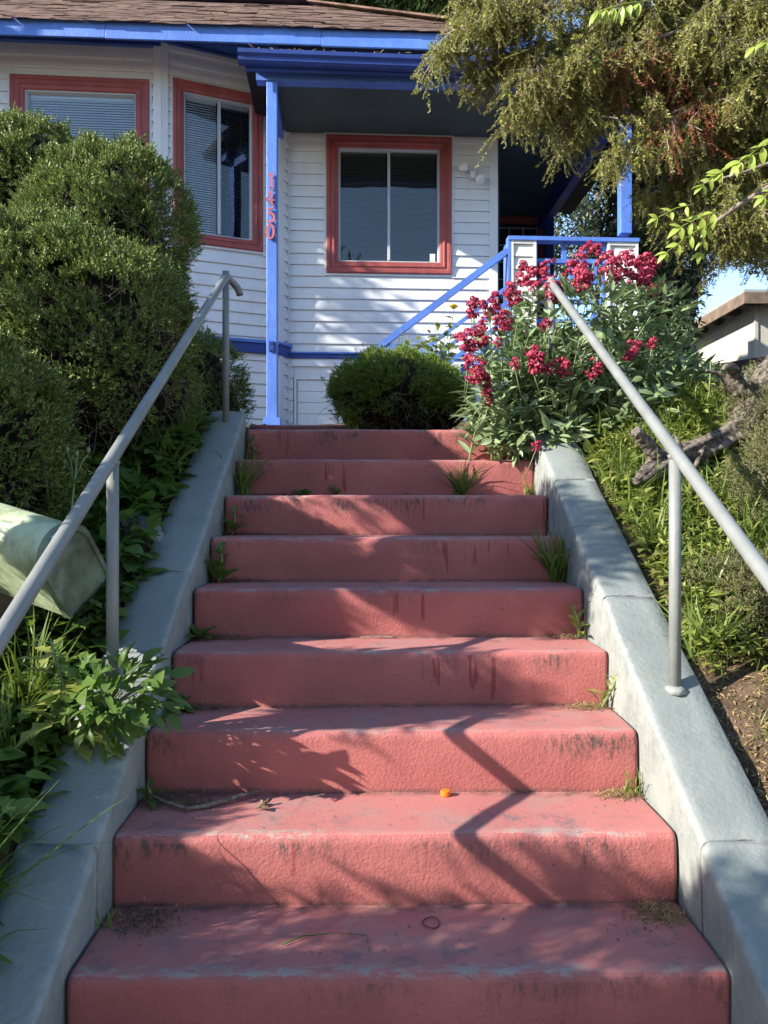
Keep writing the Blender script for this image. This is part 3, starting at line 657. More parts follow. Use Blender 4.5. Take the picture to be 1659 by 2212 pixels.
# main roof: hipped, steep; soffit follows the rafters
EY, EZ, PITCH = -0.97, 4.375, 0.75
xr, xl = 1.35, -9.0
def roofpt(x, y): return (x, y, hz(EZ+.03+(y-EY)*PITCH))
pk = (xr-2.15, EY+2.15)
mb = MB()
und = 0.05
P = [roofpt(xl, EY), roofpt(xr, EY), roofpt(pk[0], pk[1]), roofpt(xl, pk[1])]
mb.add(P + [(p[0], p[1], p[2]-und) for p in P], [(0,1,2,3), (7,6,5,4), (0,4,5,1), (1,5,6,2), (2,6,7,3), (3,7,4,0)])
Q = [(xr, EY, P[1][2]), (xr, 6.0, P[1][2]), (pk[0], 5.0-1.15, P[2][2]), P[2]]
mb.add(Q + [(p[0], p[1], p[2]-und) for p in Q], [(0,1,2,3), (7,6,5,4), (0,4,5,1), (1,5,6,2), (2,6,7,3), (3,7,4,0)])
Q2 = [P[3], P[2], Q[2], (xl, Q[2][1], P[2][2])]; mb.add(Q2, [(0,1,2,3)])
Q3 = [(xl, 6.0, P[1][2]), (xr, 6.0, P[1][2]), Q[2], (xl, Q[2][1], P[2][2])]; mb.add(Q3, [(3, 2, 1, 0)])
roof = mb.build('roof', MAT['navy'], house)
sh = []
rs = random.Random(5)
nrows = 17; ex = 0.152
ux = Vector((0, 1, PITCH)).normalized(); nr = Vector((0, -PITCH, 1)).normalized()
far = MB()
for r in range(nrows):
    base = Vector((0, EY-.045, hz(EZ+.033-.045*PITCH))) + ux*(r*ex)
    x = xl+4.4 + rs.random()*.3
    while x < xr+0.03:
        wdt = rs.uniform(.24, .34); x1 = x+wdt-.004
        yb = base.y + ex*ux.y
        lim = xr - max(0, (yb - EY)) + .03
        if x > lim: break
        x1 = min(x1, lim+.02)
        lift = rs.uniform(.004, .008) + (rs.random() < .12)*rs.uniform(0, .012); curl = rs.uniform(-.012, .012) + (r == 0)*rs.uniform(-.022, .006)
        b = base + Vector((0, curl*.4, 0))
        vs = []
        mids = 3
        for o in (0.001, None):
            for i in range(mids+1):
                xx = x + (x1-x)*i/mids; wob = rs.uniform(-.004, .004) + (r == 0)*rs.uniform(-.008, .008)
                t = lift+wob if o is None else max(0.001, lift+wob-.010)
                vs.append(b + Vector((xx, 0, 0)) + nr*t)
            for i in range(mids+1):
                xx = x + (x1-x)*i/mids
                vs.append(b + Vector((xx, 0, 0)) + ux*(ex*1.08) + nr*(.004 if o is None else .0005))
        k = mids+1; fs = []
        for i in range(mids):
            fs.append((2*k+i, 2*k+i+1, 3*k+i+1, 3*k+i)); fs.append((i, 2*k+i, 2*k+i+1, i+1)[::-1])
        fs.append((2*k, 3*k, k, 0)); fs.append((2*k+mids, mids, k+mids, 3*k+mids))
        if r < 9:
            me = bpy.data.meshes.new('shingle'); me.from_pydata([tuple(v) for v in vs], [], fs); me.update()
            obj('shingle', me, MAT['shingle'], roof)
        else: far.add(vs, fs)
        x = x1+.004
fo = far.build('upper_shingles', MAT['shingle'], roof); fo['kind'] = 'stuff'
hp = MB()
hp.bar(roofpt(xr, EY)[:2] + (hz(EZ+.05),), (pk[0], pk[1], P[2][2]+.02), .2, .02); hp.bar((xl, pk[1], P[2][2]+.02), (pk[0], pk[1], P[2][2]+.02), .2, .02)
hp.build('ridge_cap', MAT['shingle'], roof)
# fascia in lengths
xs_ = [xl, -5.4, -2.55, -0.62, xr+.02]
dro = [0, .004, -.002, -.010]
for a, b, dz in zip(xs_[:-1], xs_[1:], dro):
    o = MB().box(a+.0015, b-.0015, EY-.012, EY+.012, hz(EZ-.128+dz), hz(EZ+.018+dz)).build('fascia', MAT['blue'], house); bevel(o, .003)
MB().box(xr, xr+.024, EY+.014, 5.9, hz(EZ-.125), hz(EZ+.015)).build('fascia', MAT['blue'], house)

# porch: roof, gutter, ceiling, beams, posts
ph = MB()
ph.add([(-1.30, -1.16, hz(4.035)), (2.62, -1.16, hz(4.035)), (2.62, 2.2, hz(4.30)), (-1.30, 0.1, hz(4.14))] +
       [(-1.30, -1.16, hz(3.985)), (2.62, -1.16, hz(3.985)), (2.62, 2.2, hz(3.985)), (-1.30, 0.1, hz(3.985))],
       [(0,1,2,3), (7,6,5,4), (0,4,5,1), (1,5,6,2), (2,6,7,3), (3,7,4,0)])
porch_roof = ph.build('porch_roof', MAT['black'], house)
MB().add([(-1.31, -1.20, hz(4.040)), (2.64, -1.20, hz(4.040)), (2.64, -.62, hz(4.083)), (-1.31, -.62, hz(4.083)),
          (-1.31, -1.20, hz(4.052)), (2.64, -1.20, hz(4.050)), (2.64, -.62, hz(4.095)), (-1.31, -.62, hz(4.095))],
         [(3,2,1,0), (4,5,6,7), (0,1,5,4), (1,2,6,5), (2,3,7,6), (3,0,4,7)]).build('roofing_felt', MAT['roofgrey'], porch_roof)
g = MB()                                      # ogee gutter
gp = [(-.0, .0), (-.055, .0), (-.075, .018), (-.080, .045), (-.102, .066), (-.108, .098), (-.100, .100), (-.095, .070), (-.074, .046), (-.068, .020), (-.052, .006), (-.004, .006), (-.004, .100), (0, .100)]
nseg = 16; gl, gr = -1.335, 2.66
vs = []
for i in range(nseg+1):
    xx = gl+(gr-gl)*i/nseg; sag = -.010*math.sin(math.pi*i/nseg)-.010*(i/nseg)
    for (oy, oz) in gp: vs.append((xx, -1.165+oy, hz(3.925+sag)+oz))
n = len(gp); fs = [(i*n+j, i*n+(j+1) % n, (i+1)*n+(j+1) % n, (i+1)*n+j) for i in range(nseg) for j in range(n)]
fs += [tuple(range(n)), tuple(range(nseg*n, nseg*n+n))[::-1]]
gutter = g.add(vs, fs).build('gutter', MAT['navy'], house)
dbm = MB(); rd_ = random.Random(9)
for i in range(170):
    xx = rd_.uniform(gl+.1, gr-.4); L = rd_.uniform(.01, .045); a = rd_.uniform(0, 6.3)
    c = Vector((xx, -1.165-rd_.uniform(.02, .105), hz(4.022 - .018*(xx-gl)/(gr-gl)) + rd_.uniform(0, .012)))
    dbm.bar(c, c+Vector((math.cos(a)*L, math.sin(a)*L*.3, rd_.uniform(-.2, .8)*L)), .006, .004)
dd = dbm.build('gutter_debris', MAT['straw'], gutter); dd['kind'] = 'stuff'
MB().box(-1.28, 2.60, -1.160, -1.135, hz(3.895), hz(4.03)).build('porch_fascia', MAT['navy'], house)
MB().box(-1.20, 2.33, -1.058, -0.960, hz(3.868), hz(3.984)).build('porch_beam', MAT['blue'], house)
MB().box(-1.11, -1.03, -0.958, -0.10, hz(3.800), hz(3.980)).build('porch_beam', MAT['blue'], house)
MB().box(2.13, 2.23, -0.958, 2.05, hz(3.720), hz(3.980)).build('porch_beam', MAT['navy'], house)
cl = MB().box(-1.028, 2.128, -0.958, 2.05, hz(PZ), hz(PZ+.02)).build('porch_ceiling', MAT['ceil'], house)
def post(x0, x1, y0, y1, z0, z1, mat, name='porch_post'):
    return bevel(MB().box(x0, x1, y0, y1, hz(z0), hz(z1)).build(name, mat, house), .006)
pl = post(-1.108, -1.012, -1.05, -.955, 0.60, 3.868, MAT['blue'])
MB().box(-1.135, -.985, -1.075, -.93, hz(0.72), hz(0.845)).build('post_foot', MAT['blue'], pl)
ob = MB().box(-1.085, -1.038, -1.066, -1.051, hz(1.44), hz(1.53)); ob.box(-1.078, -1.045, -1.072, -1.067, hz(1.505), hz(1.525)); ob.box(-1.080, -1.043, -1.0695, -1.0665, hz(1.45), hz(1.495)); ob.build('outlet_box', MAT['navy'], pl)
post(2.123, 2.229, -1.05, -.955, 2.56, 3.868, MAT['blue']); post(2.20, 2.32, 1.92, 2.04, 1.6, PZ, MAT['navy'])

# house number, four raised digits on the post
def ribbon(pts, wds, closed=False, dep=.011):
    m = len(pts); vs = []; fs = []
    for i, (x, z) in enumerate(pts):
        a = pts[(i-1) % m] if closed or i > 0 else pts[i]; b = pts[(i+1) % m] if closed or i < m-1 else pts[i]
        dx, dz = b[0]-a[0], b[1]-a[1]; l = math.hypot(dx, dz) or 1; nx_, nz_ = -dz/l, dx/l; h = wds[i]/2
        for yy in (0, -dep): vs += [(x+nx_*h, yy, z+nz_*h), (x-nx_*h, yy, z-nz_*h)]
    for i in range(m if closed else m-1):
        a, b = 4*i, 4*((i+1) % m)
        fs += [(a+2, b+2, b+3, a+3), (a, a+1, b+1, b), (a, b, b+2, a+2), (a+1, a+3, b+3, b+1)]
    if not closed: fs += [(0, 2, 3, 1), (4*m-4, 4*m-3, 4*m-1, 4*m-2)]
    return vs, fs
def digit(ch, cx, cz, h):
    mb = MB(); wd = h*.58
    X = lambda u: cx + (u-.5)*wd
    Z = lambda v: cz + (v-.5)*h
    def strk(pts, ws, closed=False): mb.add(*ribbon([(X(u), Z(v)) for u, v in pts], [q*wd for q in ws], closed, .012))
    if ch == '1':
        strk([(.56, .02), (.56, .98)], [.25, .22]); strk([(.22, .80), (.40, .83), (.50, .95)], [.10, .12, .2]); strk([(.24, .03), (.88, .03)], [.11, .11])
    if ch == '4':
        strk([(.66, .02), (.66, .98)], [.22, .18]); strk([(.64, .97), (.05, .32)], [.11, .13]); strk([(.02, .31), (.99, .31)], [.13, .13]); strk([(.42, .03), (.92, .03)], [.10, .10])
    if ch == '5':
        strk([(.22, .88), (.20, .58)], [.14, .14]); strk([(.20, .90), (.45, .87), (.70, .93), (.86, .99)], [.14, .20, .18, .08])
        arc = [(.46+.40*math.cos(R(a)), .30+.28*math.sin(R(a))) for a in range(140, -165, -20)]
        strk(arc, [.10+.16*math.sin(math.pi*i/(len(arc)-1)) for i in range(len(arc))]); mb.ellipsoid((X(.12), -.006, Z(.20)), (wd*.10, .006, wd*.10), 8, 6)
    if ch == '0':
        arc = [(.5+.38*math.cos(R(a)), .5+.46*math.sin(R(a))) for a in range(0, 360, 18)]
        strk(arc, [.12+.14*abs(math.cos(R(a))) for a in range(0, 360, 18)], True)
    o = mb.build('digit', MAT['digit'], pl); o.location = (0, -1.062, 0)
    return o
for ch, zc, xo in (('1', 2.970, -.004), ('4', 2.815, -.012), ('5', 2.660, -.006), ('0', 2.508, -.012)): digit(ch, -1.060+xo, hz(zc), .138)

# entry recess: side wall, back wall, glazed door with a grid
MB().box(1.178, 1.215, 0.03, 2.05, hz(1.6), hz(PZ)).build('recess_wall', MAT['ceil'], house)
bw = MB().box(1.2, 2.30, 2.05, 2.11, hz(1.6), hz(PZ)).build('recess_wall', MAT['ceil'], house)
dr = MB().box(1.36, 2.13, 2.025, 2.048, hz(1.67), hz(3.78)).build('entry_door', MAT['dark'], house)
for c_ in range(4):
    for r_ in range(9):
        xa, xb = 1.375+c_*.186, 1.375+(c_+1)*.186; za, zb = 1.70+r_*.225, 1.70+(r_+1)*.225
        MB().box(xa+.006, xb-.006, 2.012, 2.018, hz(za+.006), hz(zb-.006)).build('pane', MAT['glass'], dr)
mu = MB()
for c_ in range(5): mu.box(1.375+c_*.186-.005, 1.375+c_*.186+.005, 2.004, 2.011, hz(1.69), hz(3.74))
for r_ in range(10): mu.box(1.37, 2.12, 1.997, 2.0035, hz(1.70+r_*.225-.005), hz(1.70+r_*.225+.005))
mu.build('muntins', MAT['alu'], dr)
MB().box(1.30, 2.19, 2.00, 2.045, hz(3.785), hz(3.87)).build('door_head', MAT['red'], dr); MB().box(2.135, 2.20, 2.00, 2.045, hz(1.67), hz(3.784)).build('door_jamb', MAT['red'], dr)

# raised porch floor, clad pillars, lattice railing, stair with railing
MB().box(1.09, 2.30, -1.0, 2.05, hz(1.50), hz(1.655)).build('porch_floor', MAT['blue'], house)
def pillar(x0, x1, y0, y1, z0, z1):
    core = MB().box(x0+.02, x1-.02, y0+.02, y1-.02, hz(z0), hz(z1)).build('clad_pillar', MAT['white'], house)
    z = z1 - .03
    while z > z0:
        zb = max(z-.117, z0)
        pr = [(-.002, .004), (-.018, .004), (-.020, .014), (-.0125, .06), (-.006, z-zb-.001), (-.002, z-zb-.001)]
        vs = [(xx, y0+.02+o, hz(zb)+dz) for xx in (x0+.022, x1-.022) for (o, dz) in pr]
        n_ = len(pr); fs_ = [(i, (i+1) % n_, (i+1) % n_+n_, i+n_) for i in range(n_)] + [tuple(range(n_))[::-1], tuple(range(n_, 2*n_))]
        MB().add(vs, fs_).build('siding_board', MAT['siding'], core); z = zb
    MB().box(x0, x0+.022, y0-.008, y1, hz(z0), hz(z1)).build('corner_trim', MAT['white'], core); MB().box(x1-.022, x1, y0-.008, y1, hz(z0), hz(z1)).build('corner_trim', MAT['white'], core)
    MB().box(x0+.023, x1-.023, y0-.006, y0+.02, hz(z1-.028), hz(z1)).build('head_trim', MAT['white'], core)
pillar(1.112, 1.345, -1.02, -.80, 0.5, 2.485); pillar(2.010, 2.296, -1.02, -.80, 0.5, 2.485)
rl = MB().box(1.085, 2.302, -1.04, -.93, hz(2.487), hz(2.522)).build('porch_railing', MAT['blue'], house)
MB().box(1.085, 1.109, -1.03, -.82, hz(1.3), hz(2.485)).build('end_board', MAT['blue'], rl)
zs = [2.486, 2.315, 2.130, 1.945, 1.76]
for i, z in enumerate(zs[1:]): MB().box(1.347, 2.008, -.995, -.945, hz(z-.019), hz(z+.019)).build('rail_slat', MAT['blue'], rl)
for i in range(4):
    xs2 = (1.615, 1.80, 1.985) if i % 2 == 0 else (1.46, 1.69, 1.90)
    for x in xs2: MB().box(x-.020, x+.020, -.990, -.950, hz(zs[i+1]+.020), hz(zs[i]-.020 if i else 2.486)).build('rail_block', MAT['blue'], rl)
MB().box(1.347, 1.363, -.99, -.95, hz(1.66), hz(2.486)).build('end_board', MAT['blue'], rl)
st = MB()
ps = empty('porch_stair', (0, 0, 0)); ps.parent = house
for k in range(5): MB().box(0.04+.21*k, 1.085, -.92, -.06, hz(.62+.19*k), hz(.80+.19*k)).build('tread', MAT['blue'], ps)
sr0, sr1 = Vector((-.09, -.99, hz(1.505))), Vector((1.083, -.99, hz(2.395)))
MB().bar(sr0, sr1, .075, .055).build('hand_rail', MAT['blue'], ps)
for dz in (.33, .47, .62): MB().bar(sr0+Vector((.10, 0, -dz+.075)), sr1+Vector((0, 0, -dz)), .03, .035).build('side_rail', MAT['blue'], ps)
MB().box(-.03, .05, -1.02, -.96, hz(.65), hz(1.53)).build('newel', MAT['blue'], ps)

# twin flood lamp beside the window
fl = MB().box(.885, .965, -.030, -.019, hz(3.50), hz(3.62)).build('security_light', MAT['lampwhite'], house)
fb = MB(); fb.box(.893, .945, -.085, -.031, hz(3.462), hz(3.535)); fb.build('motion_sensor', MAT['lampwhite'], fl)
for (cx, cz, dx, dz) in ((.822, 3.565, -.55, .05), (.985, 3.445, .35, -.45)):
    c = Vector((cx, -.095, hz(cz))); dd_ = Vector((dx, -.75, dz)).normalized()
    MB().tube([c-dd_*.075, c-dd_*.05, c-dd_*.015, c+dd_*.025, c+dd_*.032], [.020, .026, .042, .052, .046], 18).build('lamp', MAT['lampwhite'], fl, True)
    MB().tube([Vector((.925, -.03, hz(3.55))), Vector((.925, -.06, hz(3.55))), c-dd_*.07], .011, 8).build('lamp_arm', MAT['lampwhite'], fl, True)
# hidden rear shell so the rooms are closed
sb = MB(); sb.box(-9, -7.2, -.6, 6, hz(-.1), hz(4.4)); sb.box(-9, 1.2, 5.6, 5.8, hz(-.1), hz(4.4)); sb.build('wall', MAT['siding'], house)
MB().box(1.218, 1.26, 2.112, 5.8, hz(0), hz(4.4)).build('wall', MAT['siding'], house)
# ------------------------------------------------------------------ shrubs built from sprigs
def sprig_t(seed, nb=10, L=0.055, bl=0.024, bw=0.0064, spread=0.9, flat=False):
    """one tuft: thin leaflets set round a short axis along +Y"""
    g = np.random.default_rng(seed); V = []; F = []
    for i in range(nb):
        t = (i+0.5)/nb; a = g.uniform(0, 6.28) if not flat else (0 if i % 2 else math.pi)+g.normal()*.3
        base = np.array([0, L*t*0.85, 0]); out = np.array([math.cos(a), 0, math.sin(a)])
        d = out*spread*(1.1-0.7*t) + np.array([0, 1.0, 0]); d /= np.linalg.norm(d)
        ln = bl*g.uniform(.7, 1.25)*(1.1-.4*t); sd_ = np.cross(d, out+g.normal(size=3)*.3); sd_ /= np.linalg.norm(sd_)
        b = len(V); nn = np.cross(sd_, d)
        V += [base, base+d*ln*.5+sd_*bw*.5+nn*bw*.2, base+d*ln, base+d*ln*.5-sd_*bw*.5+nn*bw*.2]; F.append((b, b+1, b+2, b+3))
    return np.array(V), np.array(F)
def bush_points(lobes, dens, seed, lump=0.07, lscale=3.0, jitter=0.05, cut=0.03):
    g = np.random.default_rng(seed); P = []; Nn = []
    for i, (c, r) in enumerate(lobes):
        c = np.array(c); r = np.array(r)
        area = 4*math.pi*(((r[0]*r[1])**1.6+(r[0]*r[2])**1.6+(r[1]*r[2])**1.6)/3)**(1/1.6)
        n = int(area*dens); u = unit(n, g)
        p0 = c+u*r
        nr_ = u/r; nr_ /= np.linalg.norm(nr_, axis=1, keepdims=True)
        d = lump*vnoise(p0[:, 0]*lscale, p0[:, 1]*lscale, p0[:, 2]*lscale, seed) + lump*.75*vnoise(p0[:, 0]*lscale*3, p0[:, 1]*lscale*3, p0[:, 2]*lscale*3, seed+1) + lump*.35*vnoise(p0[:, 0]*lscale*8, p0[:, 1]*lscale*8, p0[:, 2]*lscale*8, seed+2)
        p = p0 + nr_*(d - np.abs(g.normal(size=n))*jitter + (g.random(n) < .02)*g.uniform(0, .07, n))[:, None]
        keep = np.ones(n, bool)
        for j, (c2, r2) in enumerate(lobes):
            if j != i:
                q = (p0-np.array(c2))/np.array(r2); keep &= (q**2).sum(1) > (1-cut/min(r2))**2
        P.append(p[keep]); Nn.append(nr_[keep])
    return np.concatenate(P), np.concatenate(Nn)
def lumpy(mb, c, r, k, seed, lump=.05):
    nu, nv = 26, 16; vs = []; fs = []
    for j in range(nv+1):
        ph = math.pi*j/nv
        for i in range(nu):
            a = 2*math.pi*i/nu; u = np.array([math.sin(ph)*math.cos(a), math.sin(ph)*math.sin(a), math.cos(ph)])
            p = np.array(c)+u*np.array(r)*k; s = lump*vnoise(p[0]*3, p[1]*3, p[2]*3, seed); vs.append(tuple(p+u*s))
    for j in range(nv):
        for i in range(nu):
            a, b = j*nu+i, j*nu+(i+1) % nu; fs.append((a, a+nu, b+nu, b))
    mb.add(vs, fs)
def twig_batch(P, D, L, rad, seed):
    """thin three-sided twigs, joined"""
    g = np.random.default_rng(seed); n = 4
    V = []; F = []
    for i in range(3):
        a = 2*math.pi*i/3
        for j in range(n): V.append((math.cos(a)*rad*(1-.6*j/(n-1)), j/(n-1), math.sin(a)*rad*(1-.6*j/(n-1))))
    V = np.array(V)
    for i in range(3):
        for j in range(n-1): F.append((i*n+j, ((i+1) % 3)*n+j, ((i+1) % 3)*n+j+1, i*n+j+1))
    F = np.array(F); k = len(P)
    M = frames(D, unit(k, g)); out = np.zeros((k, len(V), 3))
    Ls = np.asarray(L).reshape(-1, 1)
    loc = np.repeat(V[None], k, 0).copy(); loc[:, :, 1] *= Ls
    bend = g.normal(size=(k, 1))*.25; loc[:, :, 0] += bend*(V[None, :, 1]**2)*Ls
    bend2 = g.normal(size=(k, 1))*.2; loc[:, :, 2] += bend2*np.sin(V[None, :, 1]*4)*Ls*.5
    out = np.einsum('kij,knj->kni', M, loc) + P[:, None, :]
    Fa = (F[None] + (np.arange(k)*len(V))[:, None, None]).reshape(-1, 4)
    return out.reshape(-1, 3), Fa
def shrub(name, lobes, dens, mat, label, seed, cat='bush', base=None, upbias=.35, lump=.07, bare=0.45, sprig=None, group=None, twigs=900, corek=.74, lscale=3.0, jitter=.05):
    lobes = [(tuple(C(*c)), r) for c, r in lobes]
    base = Vector(base) if base is not None else Vector((lobes[0][0][0], lobes[0][0][1], float(ground_z(lobes[0][0][0], lobes[0][0][1]))))
    t = empty(name, base); b = np.array(base)
    P, Nn = bush_points(lobes, dens, seed, lump, lscale, jitter)
    g = np.random.default_rng(seed+5)
    # thin the underside, where old wood shows
    hole = vnoise(P[:, 0]*9, P[:, 1]*9, P[:, 2]*9, seed+8) + .5*vnoise(P[:, 0]*21, P[:, 1]*21, P[:, 2]*21, seed+9)
    thin = vnoise(P[:, 0]*5, P[:, 1]*5, P[:, 2]*5, seed+3)*.5 + Nn[:, 2]*.9 - Nn[:, 0]*.35 + .62
    keep = (hole > -.30) & (thin > g.uniform(-.2, bare, len(P))) & (P[:, 2] > ground_z(P[:, 0], P[:, 1])-.02)
    Pk, Nk = P[keep], Nn[keep]; k = len(Pk)
    D = Nk*.75 + np.array([0, 0, upbias]) + unit(k, g)*.62
    tm = [sprig_t(seed*10+i, **(sprig or {})) for i in range(4)]
    parts = []
    for i in range(4):
        s = np.arange(k) % 4 == i
        parts.append(batch(tm[i], frames(D[s], unit(s.sum(), g)), Pk[s]-b, g.uniform(.75, 1.45, s.sum())))
    V, F = join(parts)
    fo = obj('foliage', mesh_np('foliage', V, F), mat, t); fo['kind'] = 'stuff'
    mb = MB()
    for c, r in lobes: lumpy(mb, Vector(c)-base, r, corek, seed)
    mb.build('dark_core', MAT['core'], t, True)  # added near-black filler lumps: stop see-through and paint the inside in shade
    if twigs:
        und = np.where(Nn[:, 2] < .45)[0]; idx = g.choice(und, min(twigs, len(und)), replace=False)
        Pt = P[idx] - Nn[idx]*.07; D = Nn[idx]*.4+unit(len(idx), g)*.8+np.array([0, 0, .15])
        V, F = twig_batch(Pt-b, D, g.uniform(.05, .20, len(idx)), .0022, seed)
        tw = obj('twigs', mesh_np('twigs', V, F, True), MAT['twig'], t); tw['kind'] = 'stuff'
    st = MB()
    for c, r in lobes[:2]:
        c = Vector(c); q = Vector((c.x, c.y, float(ground_z(c.x, c.y))-.05))
        st.tube([q-base, (q+c)/2-base+Vector((.03, .02, 0)), c-base], [.05, .04, .02], 8)
    st.build('stem', MAT['twig'], t, True)
    return tag(t, label, cat, group)

JS = dict(nb=11, L=.042, bl=.0155, bw=.0044)
shrub('juniper_bush', [((-1.43, 3.92, 1.31), (.44, .32, .55)), ((-1.40, 3.52, .70), (.53, .45, .56)), ((-2.0, 3.62, .80), (.55, .45, .52)), ((-1.70, 3.50, .76), (.45, .42, .53)), ((-1.12, 3.66, .66), (.25, .26, .37))], 11000, MAT['juniper'],
      'big sheared juniper bush in two tiers in front of the bay windows', 101, lump=.075, jitter=.03, bare=1.0, twigs=3400, sprig=JS, lscale=4)
shrub('juniper_bush', [((-2.05, 4.30, 1.86), (.33, .30, .36)), ((-2.15, 4.4, 1.3), (.28, .28, .6))], 10000, MAT['juniper'],
      'juniper bush cut off by the left picture edge, level with the window', 102, twigs=500, sprig=JS, jitter=.03, lump=.07, lscale=4)
shrub('juniper_bush', [((-1.50, 2.76, .22), (.36, .38, .41)), ((-1.66, 2.48, -.04), (.34, .34, .36)), ((-1.95, 3.1, .45), (.4, .4, .45))], 11000, MAT['juniper'],
      'low bright juniper bush above the mailbox, with a rusty dead tuft', 103, twigs=900, sprig=JS, jitter=.03, lump=.075, lscale=4)
shrub('juniper_bush', [((-1.20, 4.95, .72), (.33, .32, .42)), ((-1.55, 5.2, .7), (.4, .35, .4))], 4600, MAT['juniper'],
      'small dark juniper behind the upper post of the left handrail', 104, twigs=700, bare=.5, sprig=JS)
shrub('dwarf_cypress', [((.10, 5.0, .75), (.445, .42, .26)), ((.17, 5.02, .69), (.42, .40, .23))], 9500, MAT['dwarf'],
      'rounded dwarf cypress at the head of the steps', 105, lump=.05, bare=.62, twigs=1900, lscale=5, sprig=dict(nb=9, L=.030, bl=.015, bw=.0042), jitter=.03, corek=.84)
shrub('juniper_hedge', [((1.80, 3.0, -.04), (.42, .55, .44)), ((1.75, 2.35, -.32), (.36, .45, .38)), ((1.95, 3.7, .30), (.45, .5, .42))], 7000, MAT['hedge'],
      'dry brownish juniper hedge at the right edge beside the log', 106, twigs=900, sprig=dict(nb=9, L=.035, bl=.014, bw=.0034), upbias=.2)
shrub('juniper_hedge', [((1.30, 2.66, -.33), (.27, .30, .20)), ((1.48, 2.55, -.30), (.26, .26, .20))], 9000, MAT['hedge'],
      'low green juniper mound behind the right handrail post', 107, twigs=250, sprig=dict(nb=9, L=.032, bl=.014, bw=.0034), upbias=.2, lump=.04)
# added, unseen shrubs past the left picture edge, lobes shaped to shade the steps
shrub('juniper_bush', [((-1.92, 2.25, 1.30), (.30, .62, .27)), ((-1.92, 1.63, .50), (.25, .18, .22)), ((-1.92, 1.95, .98), (.25, .25, .26)), ((-2.25, 2.0, .3), (.16, .16, .9)), ((-1.95, 1.5, -.45), (.35, .36, .50))], 3000, MAT['juniper'],
      'unseen tall juniper added left of the mailbox to shade the steps', 108, twigs=0, corek=.78, lump=.08, jitter=.08)
shrub('juniper_bush', [((-1.95, .45, -.2), (.5, .70, .85)), ((-1.95, .15, .6), (.4, .42, .45))], 2600, MAT['juniper'],
      'unseen juniper added by the pavement to shade the lowest steps', 109, twigs=0, corek=.78, lump=.10, jitter=.08)

# ------------------------------------------------------------------ hanging yew over the porch
yew_root = at(2050, 930, 4.9); yew_root.z = float(ground_z(yew_root.x, yew_root.y))
yew = empty('yew_tree', yew_root); yb = np.array(yew_root)
tag(yew, 'yellowish yew tree hanging its branches over the porch, with rusty dead sprays', 'tree')
def strand_t(seed, n=34, L=.26):
    """a hanging branchlet: axis down -Z with two ranks of short needles; returns leaf and twig quads"""
    g = np.random.default_rng(seed); V = []; F = []
    ax = lambda t: np.array([.05*math.sin(3*t+seed)*t, .04*math.cos(2.3*t+seed)*t, -t])*L
    for i in range(n):
        t = .12+.88*(i+.5)/n; p = ax(t); a = (i % 2)*math.pi+g.normal()*.75+seed
        out = np.array([math.cos(a), math.sin(a), 0]); d = out*.85+np.array([0, 0, -.55])+g.normal(size=3)*.25; d /= np.linalg.norm(d)
        ln = .030*g.uniform(.6, 1.3); sd_ = np.cross(d, g.normal(size=3)); sd_ /= np.linalg.norm(sd_); bw = .0105
        b = len(V); V += [p, p+d*ln*.5+sd_*bw*.5, p+d*ln, p+d*ln*.5-sd_*bw*.5]; F.append((b, b+1, b+2, b+3))
    tv = []; tf = []
    for j in range(4):
        p = ax(j/3)
        for a in (0, 2.1, 4.2): tv.append(p+np.array([math.cos(a), math.sin(a), 0])*.0011)
    for j in range(3):
        for k in range(3): tf.append((3*j+k, 3*j+(k+1) % 3, 3*j+3+(k+1) % 3, 3*j+3+k))
    return (np.array(V), np.array(F)), (np.array(tv), np.array(tf))
boughs = [ # bearing path in the view, depth, hanging length
 ([(1900,-260),(1500,-190),(1200,-110),(985,-20)], 4.5, .34), ([(1900,-180),(1480,-90),(1180,-10),(960,75)], 4.4, .30),
 ([(1900,-100),(1500,-10),(1250,70),(1010,150)], 4.5, .30), ([(1900,-40),(1560,40),(1330,110),(1120,185)], 4.3, .32),
 ([(1900,40),(1600,110),(1400,170),(1230,270)], 4.45, .30), ([(1900,120),(1650,190),(1480,240),(1340,330)], 4.3, .30),
 ([(1900,220),(1700,280),(1560,330),(1450,420)], 4.5, .28), ([(1900,330),(1720,390),(1600,430),(1500,470)], 4.4, .22),
 ([(1900,-150),(1600,-60),(1450,0),(1300,80)], 4.8, .40), ([(1900,60),(1650,100),(1520,180),(1430,260)], 4.75, .40),
 ([(1900,-20),(1500,60),(1300,150),(1150,230)], 4.7, .34), ([(1900,-210),(1350,-120),(1150,-40),(1050,40)], 4.8, .34),
 ([(1900,420),(1760,450),(1650,480),(1560,510)], 4.5, .16), ([(1900,-120),(1700,0),(1600,90),(1540,190)], 4.35, .34), ([(1900,250),(1750,280),(1650,300),(1590,350)], 4.8, .34)]
g = np.random.default_rng(77); SP = []; SL = []
limb = MB(); pale = MB()
